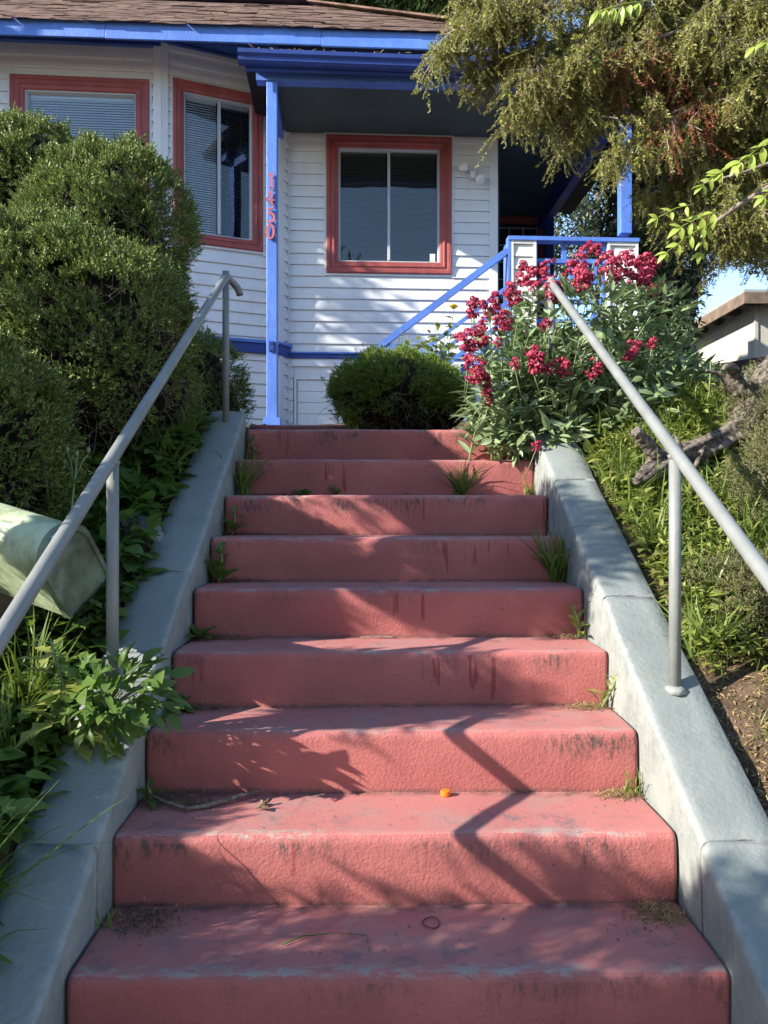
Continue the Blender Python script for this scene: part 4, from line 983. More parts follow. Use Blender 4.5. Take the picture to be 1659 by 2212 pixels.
for (path, dep, hang) in boughs:
    pts = [np.array(at(x, y, dep+(x-1300)*.0004)) for x, y in path]
    dense = []
    for a, b in zip(pts[:-1], pts[1:]):
        for s in np.linspace(0, 1, 14, endpoint=False): dense.append(a+(b-a)*s)
    dense.append(pts[-1]); dense = np.array(dense)
    limb.tube([Vector(p-yb) for p in dense[::3]], list(np.linspace(.022, .004, len(dense[::3]))), 6)
    # side shoots that leave the bough and droop
    for i in range(96):
        t = g.uniform(.12, 1.0); o = dense[int(t*(len(dense)-1))]
        dr_ = np.array([g.normal()*.6-.35, g.normal()*.75, g.uniform(-.5, .25)]); dr_ /= np.linalg.norm(dr_)
        ln = g.uniform(.08, .42)*(1.1-.35*t); q = [o+dr_*ln*s+np.array([0, 0, -.30*ln*s*s]) for s in np.linspace(0, 1, 5)]
        (pale if g.random() < .5 else limb).tube([Vector(p-yb) for p in q], [.004, .0035, .003, .0025, .0018], 4, cap=False)
        m = int(5+ln*30)
        for s in g.uniform(.1, 1, m):
            p = o+dr_*ln*s+np.array([0, 0, -.30*ln*s*s])+g.normal(size=3)*.018; SP.append(p); SL.append(hang*g.uniform(.22, .80)*(1-.25*t))
SP = np.array(SP); SL = np.array(SL)
dead_c = [at(1455, 170, 4.4), at(1480, 235, 4.4), at(1490, 290, 4.4), at(1380, 120, 4.4), at(1340, 150, 4.4), at(1465, 215, 4.2), at(1500, 260, 4.2)]
dm = np.min(np.stack([np.linalg.norm(SP-np.array(c), axis=1) for c in dead_c]), axis=0)
dead = dm < g.uniform(.03, .24, len(SP))
lv = {0: [], 1: []}; tw = []
for i in range(5):
    (LV, LF), (TV, TF) = strand_t(300+i)
    for dflag in (0, 1):
        s = np.where((np.arange(len(SP)) % 5 == i) & (dead == bool(dflag)))[0]
        if not len(s): continue
        ang = g.uniform(0, 6.28, len(s)); cs, sn = np.cos(ang), np.sin(ang); M = np.zeros((len(s), 3, 3))
        tl = g.normal(size=(len(s), 2))*.42
        M[:, 0, 0] = cs; M[:, 0, 1] = -sn; M[:, 1, 0] = sn; M[:, 1, 1] = cs; M[:, 2, 2] = 1; M[:, 0, 2] = tl[:, 0]; M[:, 1, 2] = tl[:, 1]
        sc = np.clip(SL[s]/.26, .5, 1.25); lv[dflag].append(batch((LV, LF), M, SP[s]-yb, sc)); tw.append(batch((TV, TF), M, SP[s]-yb, sc))
tufts = [sprig_t(700+i, nb=12, L=.05, bl=.030, bw=.0105, spread=1.2) for i in range(3)]
live = np.where(~dead)[0]
for i in range(3):
    s = live[i::3]; Dn = unit(len(s), g)*.8+np.array([-.2, -.2, -.35])
    lv[0].append(batch(tufts[i], frames(Dn, unit(len(s), g)), SP[s]+unit(len(s), g)*.03+np.array([0, 0, -.03])-yb, g.uniform(.6, 1.2, len(s))))
for dflag, nm, mt in ((0, 'foliage', 'yew'), (1, 'dead_foliage', 'yewdead')):
    V, F = join(lv[dflag]); o = obj(nm, mesh_np(nm, V, F), MAT[mt], yew); o['kind'] = 'stuff'
V, F = join(tw); o = obj('twigs', mesh_np('twigs', V, F, True), MAT['twigpale'], yew); o['kind'] = 'stuff'
limb.build('branches', MAT['twig'], yew, True); pale.build('bare_shoots', MAT['twigpale'], yew, True)
top = np.array(at(1980, -420, 4.9))
MB().tube([Vector((0, 0, -.1)), Vector((.05, .03, .8)), Vector((top-yb)*.6), Vector(top-yb)], [.17, .14, .11, .05], 12).build('trunk', MAT['trunk'], yew, True)

# ------------------------------------------------------------------ leafy trees
def leaf_tree(name, base, trunk_h, lobes, n, lsize, mat, label, seed, cat='tree', group=None, shell=.5):
    base = Vector(base); t = empty(name, base); b = np.array(base); g = np.random.default_rng(seed)
    vol = np.array([r[0]*r[1]*r[2] for c, r in lobes])**.67; cnt = (n*vol/vol.sum()).astype(int); P = []
    for (c, r), k in zip(lobes, cnt):
        u = unit(k, g); rad = g.uniform(shell, 1, k)**.6
        q = u*rad[:, None]; f = 1+.28*vnoise(u[:, 0]*2.2+c[0], u[:, 1]*2.2, u[:, 2]*2.2+c[2], seed)
        P.append(np.array(c)+q*np.array(r)*f[:, None])
    P = np.concatenate(P); cl = vnoise(P[:, 0]*2.2, P[:, 1]*2.2, P[:, 2]*2.2, seed+1); P = P[cl > g.uniform(-.75, .05, len(P))]
    k = len(P); D = unit(k, g)+np.array([0, 0, -.35]); tm = leaf_t(1, .34, 2, .2, .25)
    V, F = batch(tm, frames(D, unit(k, g)+np.array([0, 0, .6])), P-b, g.uniform(.6, 1.3, k)*lsize)
    o = obj('crown', mesh_np('crown', V, F), mat, t); o['kind'] = 'stuff'
    mb = MB(); c0 = Vector(lobes[0][0])-base
    mb.tube([Vector((0, 0, -.1)), Vector((.06, 0, trunk_h*.5)), c0*.8, c0+Vector((0, 0, lobes[0][1][2]*.5))], [.20, .16, .12, .03], 10)
    for c, r in lobes:
        q = Vector(c)-base; mb.tube([Vector((.05, 0, trunk_h*.7)), (q+Vector((0, 0, trunk_h)))*.5, q], [.09, .06, .02], 6)
        for j in range(7):
            e = q+Vector(unit(1, g)[0])*.8*min(r); mb.tube([q*.85, (q+e)/2+Vector((0, 0, .1)), e], [.03, .02, .006], 5, cap=False)
    mb.build('trunk', MAT['trunk'], t, True)
    return tag(t, label, cat, group)
def gz(x, y): return float(ground_z(x, y))
def tl(px, py, d, r): return (tuple(at(px, py, d)), r)
leaf_tree('evergreen_tree', (3.35, 8.4, gz(3.35, 8.4)), 1.3, [tl(1425, 560, 8.6, (.46, .7, 1.2)), tl(1415, 740, 8.2, (.36, .5, .8)), tl(1440, 350, 8.8, (.8, .9, 1.1)), tl(1580, 330, 9.0, (1.0, 1.0, .95))], 52000, .085, MAT['treeleaf'],
          'dark dense evergreen tree between the porch and the neighbouring shed', 201)
leaf_tree('evergreen_tree', (4.1, 13.2, gz(4.1, 13.2)), 2.2, [tl(1290, 470, 13.5, (1.5, 1.3, 1.0)), tl(1360, 380, 14, (1.3, 1.3, 1.7)), tl(1230, 540, 13.0, (.8, .9, .8))], 16000, .11, MAT['treeleaf'],
          'thin dark tree seen through the open side of the porch', 202)
leaf_tree('laurel_tree', (.3, 15.5, gz(.3, 15.5)), 5.5, [tl(800, -90, 15, (1.9, 1.6, 1.05)), tl(700, -60, 15.2, (1.1, 1.2, .72)), tl(930, -40, 14.8, (1.3, 1.2, .9))], 42000, .16, MAT['laurel'],
          'green leafy tree rising behind the roof', 203)
# across the road, outside the picture (what the window panes mirror)
for (x, y, h, lab, sd_) in ((-11, -16, 10.5, 'tree across the road outside the picture, leftmost of three', 204), (-1.5, -17, 11.5, 'tree across the road outside the picture, middle of three', 205), (8, -16, 10.8, 'tree across the road outside the picture, rightmost of three', 206)):
    leaf_tree('street_tree', (x, y, -.13), h*.4, [((x, y, h*.75), (4.2, 3.0, 4.2)), ((x+3, y+.5, h*.5), (3.2, 2.4, 3.2)), ((x-3, y+.4, h*.5), (3.2, 2.4, 3.2))], 11000, .55, MAT['laurel'], lab, sd_, group='trees across the road')
leaf_tree('street_tree', (-6.3, 6.2, gz(-6.3, 6.2)), 2.0, [((-6.2, 5.95, EYE+4.5), (1.2, .95, 1.45)), ((-6.4, 6.7, EYE+3.9), (1.1, .8, 1.4))], 12000, .17, MAT['laurel'], 'garden tree outside the picture left of the bay window', 207)
# ------------------------------------------------------------------ red valerian
val_base = C(1.02, 4.25, .30); val_base.z = gz(val_base.x, val_base.y)
val = empty('red_valerian', val_base); vb = np.array(val_base)
tag(val, 'tall red valerian in full bloom beside the right handrail', 'flowering plant')
g = np.random.default_rng(55)
def floret_cluster(seed):
    """a flower head: rounded cymes packed with tiny five-petalled florets"""
    gg = np.random.default_rng(seed); V = []; F = []
    cy = []
    for i in range(15):
        a = gg.uniform(0, 6.28); h = gg.uniform(-.06, .055); rr = .048*math.sqrt(max(0.05, 1-(h/.075)**2))*gg.uniform(.35, 1)
        cy.append((np.array([math.cos(a)*rr, math.sin(a)*rr, h]), gg.uniform(.014, .024)))
    for c, r in cy:
        for q in unit(44, gg):
            if q[2] < -.5: continue
            p = c+q*r*np.array([1, 1, .75]); n_ = q+gg.normal(size=3)*.25; n_ /= np.linalg.norm(n_)
            a = np.cross(n_, gg.normal(size=3)); a /= np.linalg.norm(a); b2 = np.cross(n_, a); s = gg.uniform(.0050, .0076); b0_ = len(V)
            V += [p+a*s-n_*.001, p+b2*s*.9, p-a*s-n_*.001, p-b2*s*.9]; F.append((b0_, b0_+1, b0_+2, b0_+3))
            V += [p+(a+b2)*s*.7+n_*.0012, p+(b2-a)*s*.7+n_*.0012, p-(a+b2)*s*.7+n_*.0012, p+(a-b2)*s*.7+n_*.0012]; F.append((b0_+4, b0_+5, b0_+6, b0_+7))
    return mesh_np('flower_head', np.array(V), np.array(F))
heads_me = [floret_cluster(900+i) for i in range(4)]
for m_ in heads_me: m_.materials.append(MAT['flower'])
heads = [(1283,545,1.0),(1247,573,1.05),(1256,600,.95),(1320,572,1.1),(1325,600,.8),(1356,560,.9),(1368,578,.9),(1400,572,1.25),(1392,595,.9),(1368,604,.8),(1418,622,.85),(1345,590,.6),
 (1182,585,.95),(1140,592,1.05),(1150,612,.8),(1195,628,.95),(1106,632,1.05),(1118,648,.7),(1057,655,1.05),(1068,668,.8),(1022,663,1.0),(1018,678,.6),(1082,692,.95),(1098,700,.6),(1045,697,.6),
 (1003,735,1.1),(1040,728,1.0),(1022,748,.6),(1030,802,1.15),(1045,822,.85),(1052,845,.6),(1015,790,.7),(1157,775,1.1),(1150,790,.7),(1218,790,.75),(1186,795,.5),(1285,797,.75),(1369,760,.75),(1408,740,.5),
 (1178,700,.5),(1194,640,.7),(1270,598,.6),(1218,605,.5),(1010,775,.6),(1055,862,.6),(1112,786,.45),(1158,962,.45),(1075,740,.45)]
leaves = []   # (pos, dir, normal, scale)
stem = MB()
def add_stem(b, tip, n, lo=.14, lsc=1.0, side=None, r0=.0042):
    b = np.array(b); tip = np.array(tip); mid = (b+tip)/2+np.array([(b[0]-tip[0])*.25, (b[1]-tip[1])*.25, .02])
    fn = lambda t: (1-t)**2*b+2*t*(1-t)*mid+t*t*tip
    stem.tube([Vector(fn(t)-vb) for t in np.linspace(0, 1, 7)], list(np.linspace(r0, r0*.55, 7)), 5, cap=False)
    a0 = g.uniform(0, 6.28)
    for i in range(n):
        t = lo+(.93-lo)*(i/(n-1))**.9; p = fn(t); ax = fn(min(1, t+.03))-p; ax /= np.linalg.norm(ax)+1e-9
        a = a0+(i % 2)*1.57+g.normal()*.25
        for s in (0, math.pi):
            out = np.array([math.cos(a+s), math.sin(a+s), 0]); d = out*.9+ax*g.uniform(.35, .9)+np.array([0, 0, g.uniform(-.25, .2)])
            leaves.append((p, d, ax+out*-.2+g.normal(size=3)*.18, lsc*g.uniform(.075, .140)*(1.12-.40*t)))
for i, (px, py, sc) in enumerate(heads):
    d = (3.72+.45*g.random()+(.3 if px > 1330 else 0)) if py < 690 else 3.50+.08*g.random()
    tip = at(px, py, d); o = obj('flower_head', heads_me[i % 4], None, val); o.location = tip-val_base; o.rotation_euler = (g.normal()*.3, g.normal()*.3, g.uniform(0, 6.28)); s = sc*(1.0 if px > 1110 else .82); o.scale = (s*g.uniform(.9, 1.15), s, s*g.uniform(.85, 1.15))
    if sc > .7: 
        bx = at(1130+(px-1130)*.38+g.normal()*25, 985, 4.0+.12*g.normal()); add_stem(bx, tip-Vector((0, 0, .05)), 9, .2, .9)
    else:
        stem.tube([tip-val_base-Vector((0, 0, .02)), tip-val_base+Vector((g.normal()*.04, .05, -.16))], .0022, 4)
for i in range(150):                       # leafy shoots
    px = g.uniform(1035, 1490); top = 640+abs(px-1240)*.22+g.uniform(0, 250)+(110 if px > 1430 else 0)
    d = 3.55+g.uniform(0, .8); tip = at(px, min(top, 940), d); bx = at(1160+(px-1200)*.5+g.normal()*40, 985+g.uniform(-10, 25), d+.12); add_stem(bx, tip, 9, .12, 1.05)
for i in range(60):                       # low shoots spilling over the side wall
    px = g.uniform(1040, 1270); py = g.uniform(880, 985); d = g.uniform(3.55, 3.95)
    tip = at(px, py, d); add_stem(at(1160+(px-1160)*.6, 960, d+.25), tip, 6, .15, .9)
for i in range(44):                       # back right, in half shade
    px = g.uniform(1380, 1560); tip = at(px, g.uniform(780, 900), 4.7+g.uniform(0, .5)); add_stem(at(px-30, 990, 4.9), tip, 7, .2, 1.2)
for (fx, fy, fd, fr, k) in ((1220, 830, 4.0, (.42, .34, .26), 900), (1350, 820, 4.2, (.40, .34, .30), 900), (1110, 880, 3.95, (.26, .28, .20), 500), (1250, 700, 4.05, (.36, .3, .20), 500), (1400, 700, 4.3, (.22, .25, .22), 260), (1180, 945, 3.75, (.26, .16, .10), 420), (1450, 850, 4.6, (.32, .3, .22), 400)):
    cc = np.array(at(fx, fy, fd))
    for u in unit(k, g):
        leaves.append((cc+u*np.array(fr)*g.uniform(.55, 1.0)**.5, u*np.array([.7, .7, .35])+np.array([0, 0, .15])+g.normal(size=3)*.35, np.array([0, 0, 1.0])+u*.5+g.normal(size=3)*.2, g.uniform(.06, .115)))
stem.build('stems', MAT['valstem'], val, True)
vt = [leaf_t(1, .30, 4, .35, .22, .42), leaf_t(1, .36, 4, .25, .38, .45), leaf_t(1, .26, 4, .4, .05, .4)]
lm = []
for v_, f_ in vt:
    m_ = mesh_np('leaf', v_, f_, True); m_.materials.append(MAT['valleaf']); lm.append(m_)
P = np.array([l[0] for l in leaves]); D = np.array([l[1] for l in leaves]); Nn = np.array([l[2] for l in leaves]); sc = np.array([l[3] for l in leaves])
order = np.argsort(np.linalg.norm(P-np.array([0, 0, EYE]), axis=1)/np.maximum(sc, .01)*1.0)
near = order[:300]; rest = order[300:]
def leaf_objs(idx, P, D, Nn, sc, meshes, parent, b, name='leaf'):
    M = frames(D, Nn)
    for j, i in enumerate(idx):
        o = bpy.data.objects.new(name, meshes[j % len(meshes)]); COL.objects.link(o); o.parent = parent
        m4 = Matrix([[*(M[i, r]*sc[i]), P[i, r]-b[r]] for r in range(3)]+[[0, 0, 0, 1]]); o.matrix_local = m4
leaf_objs(near, P, D, Nn, sc, lm, val, vb)
parts = [batch(vt[i], frames(D[rest], Nn[rest])[i::3], (P[rest]-vb)[i::3], sc[rest][i::3]) for i in range(3)]
V, F = join(parts); o = obj('foliage', mesh_np('foliage', V, F, True), MAT['valleaf'], val); o['kind'] = 'stuff'

# ------------------------------------------------------------------ yellow rose
rb = C(.42, 5.55, .6); rb.z = gz(rb.x, rb.y)
rose = empty('rose_bush', rb); tag(rose, 'leafy rose bush with one yellow bloom at the foot of the porch stair', 'rose bush')
leaves = []; stem = MB(); keep_vb, vb = vb, np.array(rb)
fl_tip = at(980, 668, 5.45)
add_stem(rb, fl_tip, 8, .3, .75)
for i in range(26):
    tip = at(g.uniform(850, 1000), g.uniform(685, 800), 5.3+g.uniform(0, .5)); add_stem(np.array(rb)+g.normal(size=3)*np.array([.08, .08, 0]), tip, 7, .35, .8, r0=.0035)
stem.build('stems', MAT['valstem'], rose, True)
P = np.array([l[0] for l in leaves]); D = np.array([l[1] for l in leaves]); Nn = np.array([l[2] for l in leaves]); sc = np.array([l[3] for l in leaves])*.85
rt = leaf_t(1, .58, 4, .2, .2, .45); rm = mesh_np('leaf', rt[0], rt[1], True); rm.materials.append(MAT['roseleaf'])
order = np.argsort(-sc); leaf_objs(order[:110], P, D, Nn, sc, [rm], rose, vb)
V, F = batch(rt, frames(D, Nn)[order[110:]], (P-vb)[order[110:]], sc[order[110:]]); o = obj('foliage', mesh_np('foliage', V, F, True), MAT['roseleaf'], rose); o['kind'] = 'stuff'
pt_ = leaf_t(1, .95, 4, .5, -.35, .6); ps_ = []
for ringi, (nn, el, s) in enumerate(((6, .25, .042), (6, .7, .038), (5, 1.1, .030), (4, 1.35, .022))):
    for i in range(nn):
        a = 6.28*i/nn+ringi*.5; d = np.array([math.cos(a)*math.cos(el), math.sin(a)*math.cos(el), math.sin(el)]); nrm_ = np.array([-math.cos(a)*math.sin(el), -math.sin(a)*math.sin(el), math.cos(el)])
        ps_.append(batch(pt_, frames(d[None], nrm_[None]), (np.array(fl_tip)-vb)[None], [s]))
V, F = join(ps_); obj('bloom', mesh_np('bloom', V, F, True), MAT['yellow'], rose)
vb = keep_vb

# ------------------------------------------------------------------ sapling with compound leaves reaching in from the right
sr = at(1990, 1010, 3.1); sr.z = gz(sr.x, sr.y)
sap = empty('walnut_sapling', sr); sb_ = np.array(sr); tag(sap, 'sapling with bright yellow green compound leaves reaching in from the right edge', 'sapling')
mb = MB()
def br(path, r0, r1, d): 
    pts = [at(x, y, d)-sr for x, y in path]; mb.tube(pts, list(np.linspace(r0, r1, len(pts))), 8)
mb.tube([Vector((0, 0, -.1)), at(1960, 700, 3.1)-sr, at(1900, 380, 3.1)-sr, at(1850, 60, 3.05)-sr, at(1780, -140, 3.0)-sr], [.045, .038, .030, .02, .012], 10)
br([(1930, 520), (1760, 350), (1660, 405), (1600, 440), (1545, 480)], .017, .008, 3.0)
br([(1880, 300), (1720, 330), (1600, 375), (1520, 395)], .010, .004, 3.1); br([(1840, 40), (1600, -60), (1400, -40), (1340, 5)], .010, .004, 2.9); br([(1860, 150), (1740, 60), (1660, 70)], .008, .004, 2.9)
mb.build('branches', MAT['twig'], sap, True)
lf = leaf_t(1, .42, 5, .25, .25, .42); lfm = mesh_np('leaflet', lf[0], lf[1], True); lfm.materials.append(MAT['pinnate'])
def compound(p0, p1, n, size, d, droop=.6):
    a = np.array(at(*p0, d)); b = np.array(at(*p1, d)); ax = (b-a); L = np.linalg.norm(ax); ax /= L
    rc = MB().tube([Vector(a-sb_), Vector((a+b)/2-sb_+np.array([0, 0, .01])), Vector(b-sb_)], [.002, .0018, .001], 5).build('compound_leaf', MAT['pinnate'], sap, True)
    sd_ = np.cross(ax, [0, -1, .25]); sd_ /= np.linalg.norm(sd_); PP = []; DD = []; NN = []; SS = []
    for i in range(n):
        t = .2+.8*i/(n-1); p = a+(b-a)*t
        for s in (-1, 1):
            PP.append(p); DD.append(sd_*s*.8+ax*.45+np.array([0, 0, -droop])+g.normal(size=3)*.15); NN.append(np.array([-.3, -.8, .6])+g.normal(size=3)*.25); SS.append(size*g.uniform(.8, 1.15)*(1-.3*abs(t-.5)))
    PP.append(b); DD.append(ax+np.array([0, 0, -droop*.6])); NN.append(np.array([-.2, -.8, .6])); SS.append(size)
    leaf_objs(range(len(PP)), np.array(PP), np.array(DD), np.array(NN), np.array(SS), [lfm], rc, sb_, 'leaflet')
for a in [((1402, 2), (1292, 24), 6, .058, 2.85, 1.6), ((1690, 75), (1630, 100), 3, .05, 2.9, .9), ((1690, 290), (1600, 350), 4, .062, 2.9, .5), ((1640, 330), (1560, 372), 3, .06, 2.95, .3), ((1560, 372), (1518, 400), 3, .045, 2.95, .2),
          ((1560, 455), (1470, 490), 4, .062, 2.95, .4), ((1540, 480), (1440, 545), 4, .052, 2.95, .4), ((1500, 440), (1420, 470), 3, .045, 2.95, .1), ((1700, 395), (1650, 425), 3, .05, 2.85, .3), ((1530, 485), (1512, 545), 3, .045, 3.0, .5)]: compound(*a)
# ------------------------------------------------------------------ neighbouring shed, fence, bin, log
sx, sy = 5.65, 11.3; sg = EYE+1.0
shed = empty('shed', (sx, sy, sg)); tag(shed, 'cream stucco shed with brown eaves at the right edge', 'shed')
MB().box(0, .06, 0, 4.2, -.6, 2.05).build('wall', MAT['stucco'], shed); MB().box(.062, 4, .0, .06, -.6, 2.05).build('wall', MAT['stucco'], shed)
MB().box(-.02, .03, -.02, -.002, -.6, 2.05).build('corner_trim', MAT['stucco'], shed)
MB().box(-.32, 4.2, -.32, 4.6, 2.16, 2.20).build('roof', MAT['roofgrey'], shed)
MB().box(-.32, -.285, -.32, 4.6, 2.0, 2.159).build('fascia', MAT['eave'], shed); MB().box(-.284, 4.2, -.32, -.285, 2.0, 2.159).build('fascia', MAT['eave'], shed)
for k in range(8): MB().box(-.284, 0.1, .02+k*.6, .07+k*.6, 2.06, 2.158).build('rafter', MAT['eave'], shed)
for k in range(9): MB().box(-.030, -.002, 2.45+k*.16, 2.56+k*.16, -.6, 2.05).build('plank', MAT['eave'], shed)
rt_ = empty('retaining_wall', (4.6, 8.9, gz(4.6, 8.9))); tag(rt_, 'black timber retaining wall below the shed', 'wall')
for k in range(3): MB().bar((-1.6, 0, .14+.17*k), (2.6, -1.9, .14+.17*k+.45), .08, .16).build('beam', MAT['black'], rt_)
fe = empty('chain_link_fence', (2.72, 5.2, gz(2.72, 5.2))); tag(fe, 'chain link fence with a grey top rail behind the log', 'fence')
f0 = at(1615, 805, 5.2)-fe.location; f1 = at(1800, 730, 4.9)-fe.location
MB().tube([f0, f1], .022, 8).build('top_rail', MAT['pipe'], fe, True); MB().tube([f0, Vector((f0.x, f0.y, -.1))], .022, 8).build('post', MAT['pipe'], fe, True)
wm = MB(); du = f1-f0
for i in range(30):
    for s in (0, 1):
        a = f0+du*(i/22-.2); zb = Vector((0, 0, -.75)); b = a+du*(.34 if s else -.34)+zb
        t0, t1 = 0.0, 1.0
        pa, pb_ = a, b
        def inx(p): return (p-f0).dot(du)/du.length_squared
        u0, u1 = inx(pa), inx(pb_)
        lo_, hi_ = 0.0, 1.0
        if abs(u1-u0) > 1e-6:
            tA, tB = (0-u0)/(u1-u0), (1-u0)/(u1-u0); lo_, hi_ = max(0, min(tA, tB)), min(1, max(tA, tB))
        if hi_ > lo_: wm.tube([pa+(pb_-pa)*lo_, pa+(pb_-pa)*hi_], .0028, 4, cap=False)
o = wm.build('wire_mesh', MAT['steel'], fe); o['kind'] = 'stuff'
bn_ = at(1505, 905, 6.0); bz = gz(bn_.x, bn_.y); bino = empty('wheelie_bin', (bn_.x, bn_.y, bz)); tag(bino, 'green plastic bin with a domed lid behind the weeds', 'bin')
hb = at(1505, 885, 6.0).z-bz
MB().tube([Vector((0, 0, 0)), Vector((0, 0, hb*.5)), Vector((0, 0, hb))], [.19, .21, .235], 20).build('body', MAT['bin'], bino, True)
MB().tube([Vector((0, 0, hb)), Vector((0, 0, hb+.025)), Vector((0, 0, hb+.05)), Vector((0, 0, hb+.065))], [.25, .25, .17, .05], 20).build('lid', MAT['bin'], bino, True)

def log_tube(mb, path, rad, n=18, seed=1):
    n = n*2
    """a twisted weathered limb with ridged wood"""
    P = [np.array(p) for p in path]; m = 60; T = np.linspace(0, len(P)-1, m); pts = []; rr = []
    for t in T:
        i = min(int(t), len(P)-2); f = t-i
        p0, p1, p2, p3 = P[max(i-1, 0)], P[i], P[i+1], P[min(i+2, len(P)-1)]
        pts.append(.5*((2*p1)+(-p0+p2)*f+(2*p0-5*p1+4*p2-p3)*f*f+(-p0+3*p1-3*p2+p3)*f**3)); rr.append(np.interp(t, range(len(rad)), rad))
    vs = []; fs = []; tan = None
    for i, p in enumerate(pts):
        d = pts[min(i+1, m-1)]-pts[max(i-1, 0)]; d /= np.linalg.norm(d)
        if tan is None: tan = np.cross(d, [.1, .9, .3])
        tan = tan-d*np.dot(tan, d); tan /= np.linalg.norm(tan); u = np.cross(d, tan)
        for k in range(n):
            a = 6.2832*k/n; aa = a+i*.035
            f = 1+.20*float(vnoise(math.cos(aa)*2.2, math.sin(aa)*2.2, i*.03+seed, seed))+.13*float(vnoise(math.cos(aa)*6, math.sin(aa)*6, i*.05, seed+1))+.10*float(vnoise(math.cos(aa)*13, math.sin(aa)*13, i*.07, seed+2))
            vs.append(p+(tan*math.cos(a)+u*math.sin(a))*rr[i]*f)
    for i in range(m-1):
        for k in range(n):
            a, b = i*n+k, i*n+(k+1) % n; fs.append((a, b, b+n, a+n))
    fs.append(tuple(range(n))[::-1]); fs.append(tuple((m-1)*n+k for k in range(n)))
    mb.add(vs, fs)
lb = at(1450, 1040, 3.25); lb.z = gz(lb.x, lb.y)
lg = empty('dead_log', lb); tag(lg, 'grey weathered dead juniper log with a forked end lying behind the right handrail', 'log')
L_ = lambda x, y, d: at(x, y, d)-lb
m1 = MB(); log_tube(m1, [L_(1700, 760, 3.65), L_(1640, 850, 3.55), L_(1598, 925, 3.45), L_(1530, 965, 3.36), L_(1455, 990, 3.28), L_(1410, 1015, 3.2), L_(1372, 1042, 3.12)], [.064, .066, .060, .054, .052, .046, .010], 20, 3)
m1.build('trunk', MAT['wood'], lg, True)
for pth, rd2, sd_ in (([L_(1425, 1005, 3.24), L_(1405, 970, 3.2), L_(1372, 932, 3.15)], [.045, .034, .022], 9), ([L_(1630, 860, 3.52), L_(1585, 835, 3.5), L_(1560, 812, 3.48), L_(1525, 800, 3.45)], [.045, .03, .014, .004], 12),
                      ([L_(1598, 850, 3.5), L_(1588, 812, 3.48), L_(1578, 792, 3.42), L_(1562, 796, 3.36)], [.034, .028, .022, .008], 15), ([L_(1520, 965, 3.3), L_(1505, 1000, 3.22), L_(1492, 1035, 3.2)], [.014, .010, .003], 18), ([L_(1470, 985, 3.22), L_(1466, 958, 3.2), L_(1455, 935, 3.2)], [.014, .009, .003], 21)):
    mm = MB(); log_tube(mm, pth, rd2, 12, sd_); mm.build('stub', MAT['wood'], lg, True)

# ------------------------------------------------------------------ mailbox, leaning over in the weeds
e_ = Vector((-.436, -.656, -.613)); u_ = Vector((-.113, -.667, .725)); ax_ = Vector((-.885, .385, .217))   # width, up, back from the door
u_.normalize(); ax_ = (ax_-u_*ax_.dot(u_)).normalized(); e_ = (e_-u_*e_.dot(u_)-ax_*e_.dot(ax_)).normalized()
p0 = C(-.877, 2.30, -.252); WB, HB, LBx = .178, .262, .50
mbx = empty('mailbox', C(-1.27, 2.47, -.55)); mo = mbx.location.copy(); tag(mbx, 'faded green metal mailbox tilted over behind the left handrail', 'mailbox')
def arch(k, wdt=WB, h=HB, n=20):
    r = wdt/2; pts = [(-r, 0)]
    for i in range(n+1):
        a = math.pi*i/n; pts.append((-r*math.cos(a), (h-r)+r*math.sin(a)))
    pts.append((r, 0)); return [p0-mo+e_*a+u_*b+ax_*k for a, b in pts]
bdy = MB(); A0, A1 = arch(.012), arch(LBx); n = len(A0); bdy.add(A0+A1, [(i, (i+1) % n, (i+1) % n+n, i+n) for i in range(n)]+[tuple(range(n, 2*n))]); bo = bdy.build('body', MAT['mailbox'], mbx, True); bo.data.set_sharp_from_angle(angle=R(35))
dd2 = MB(); A0, A1, A2, A3 = arch(-.004, WB*1.03, HB*1.015), arch(.022, WB*1.05, HB*1.025), arch(-.004, WB*.90, HB*.94), arch(.004, WB*.86, HB*.92)
dd2.add(A0+A1+A2+A3, [(i, i+n, (i+1) % n+n, (i+1) % n) for i in range(n)]+[(i, (i+1) % n, (i+1) % n+2*n, i+2*n) for i in range(n)]+[(i+2*n, (i+1) % n+2*n, (i+1) % n+3*n, i+3*n) for i in range(n)]+[tuple(range(3*n, 4*n))[::-1]])
do = dd2.build('door', MAT['mailbox_door'], mbx)
MB().add([p0-mo+e_*a+u_*b+ax_*k for k in (-.018, -.004) for a, b in ((-.022, HB-.035), (.022, HB-.035), (.022, HB+.008), (-.022, HB+.008))], [(0,1,2,3), (7,6,5,4), (0,4,5,1), (1,5,6,2), (2,6,7,3), (3,7,4,0)]).build('latch', MAT['steel'], do)
MB().bar(p0-mo+ax_*.30-u_*.005, Vector((-.02, .02, -.35)), .08, .08, (0, 1, 0)).build('stake', MAT['eave'], mbx)

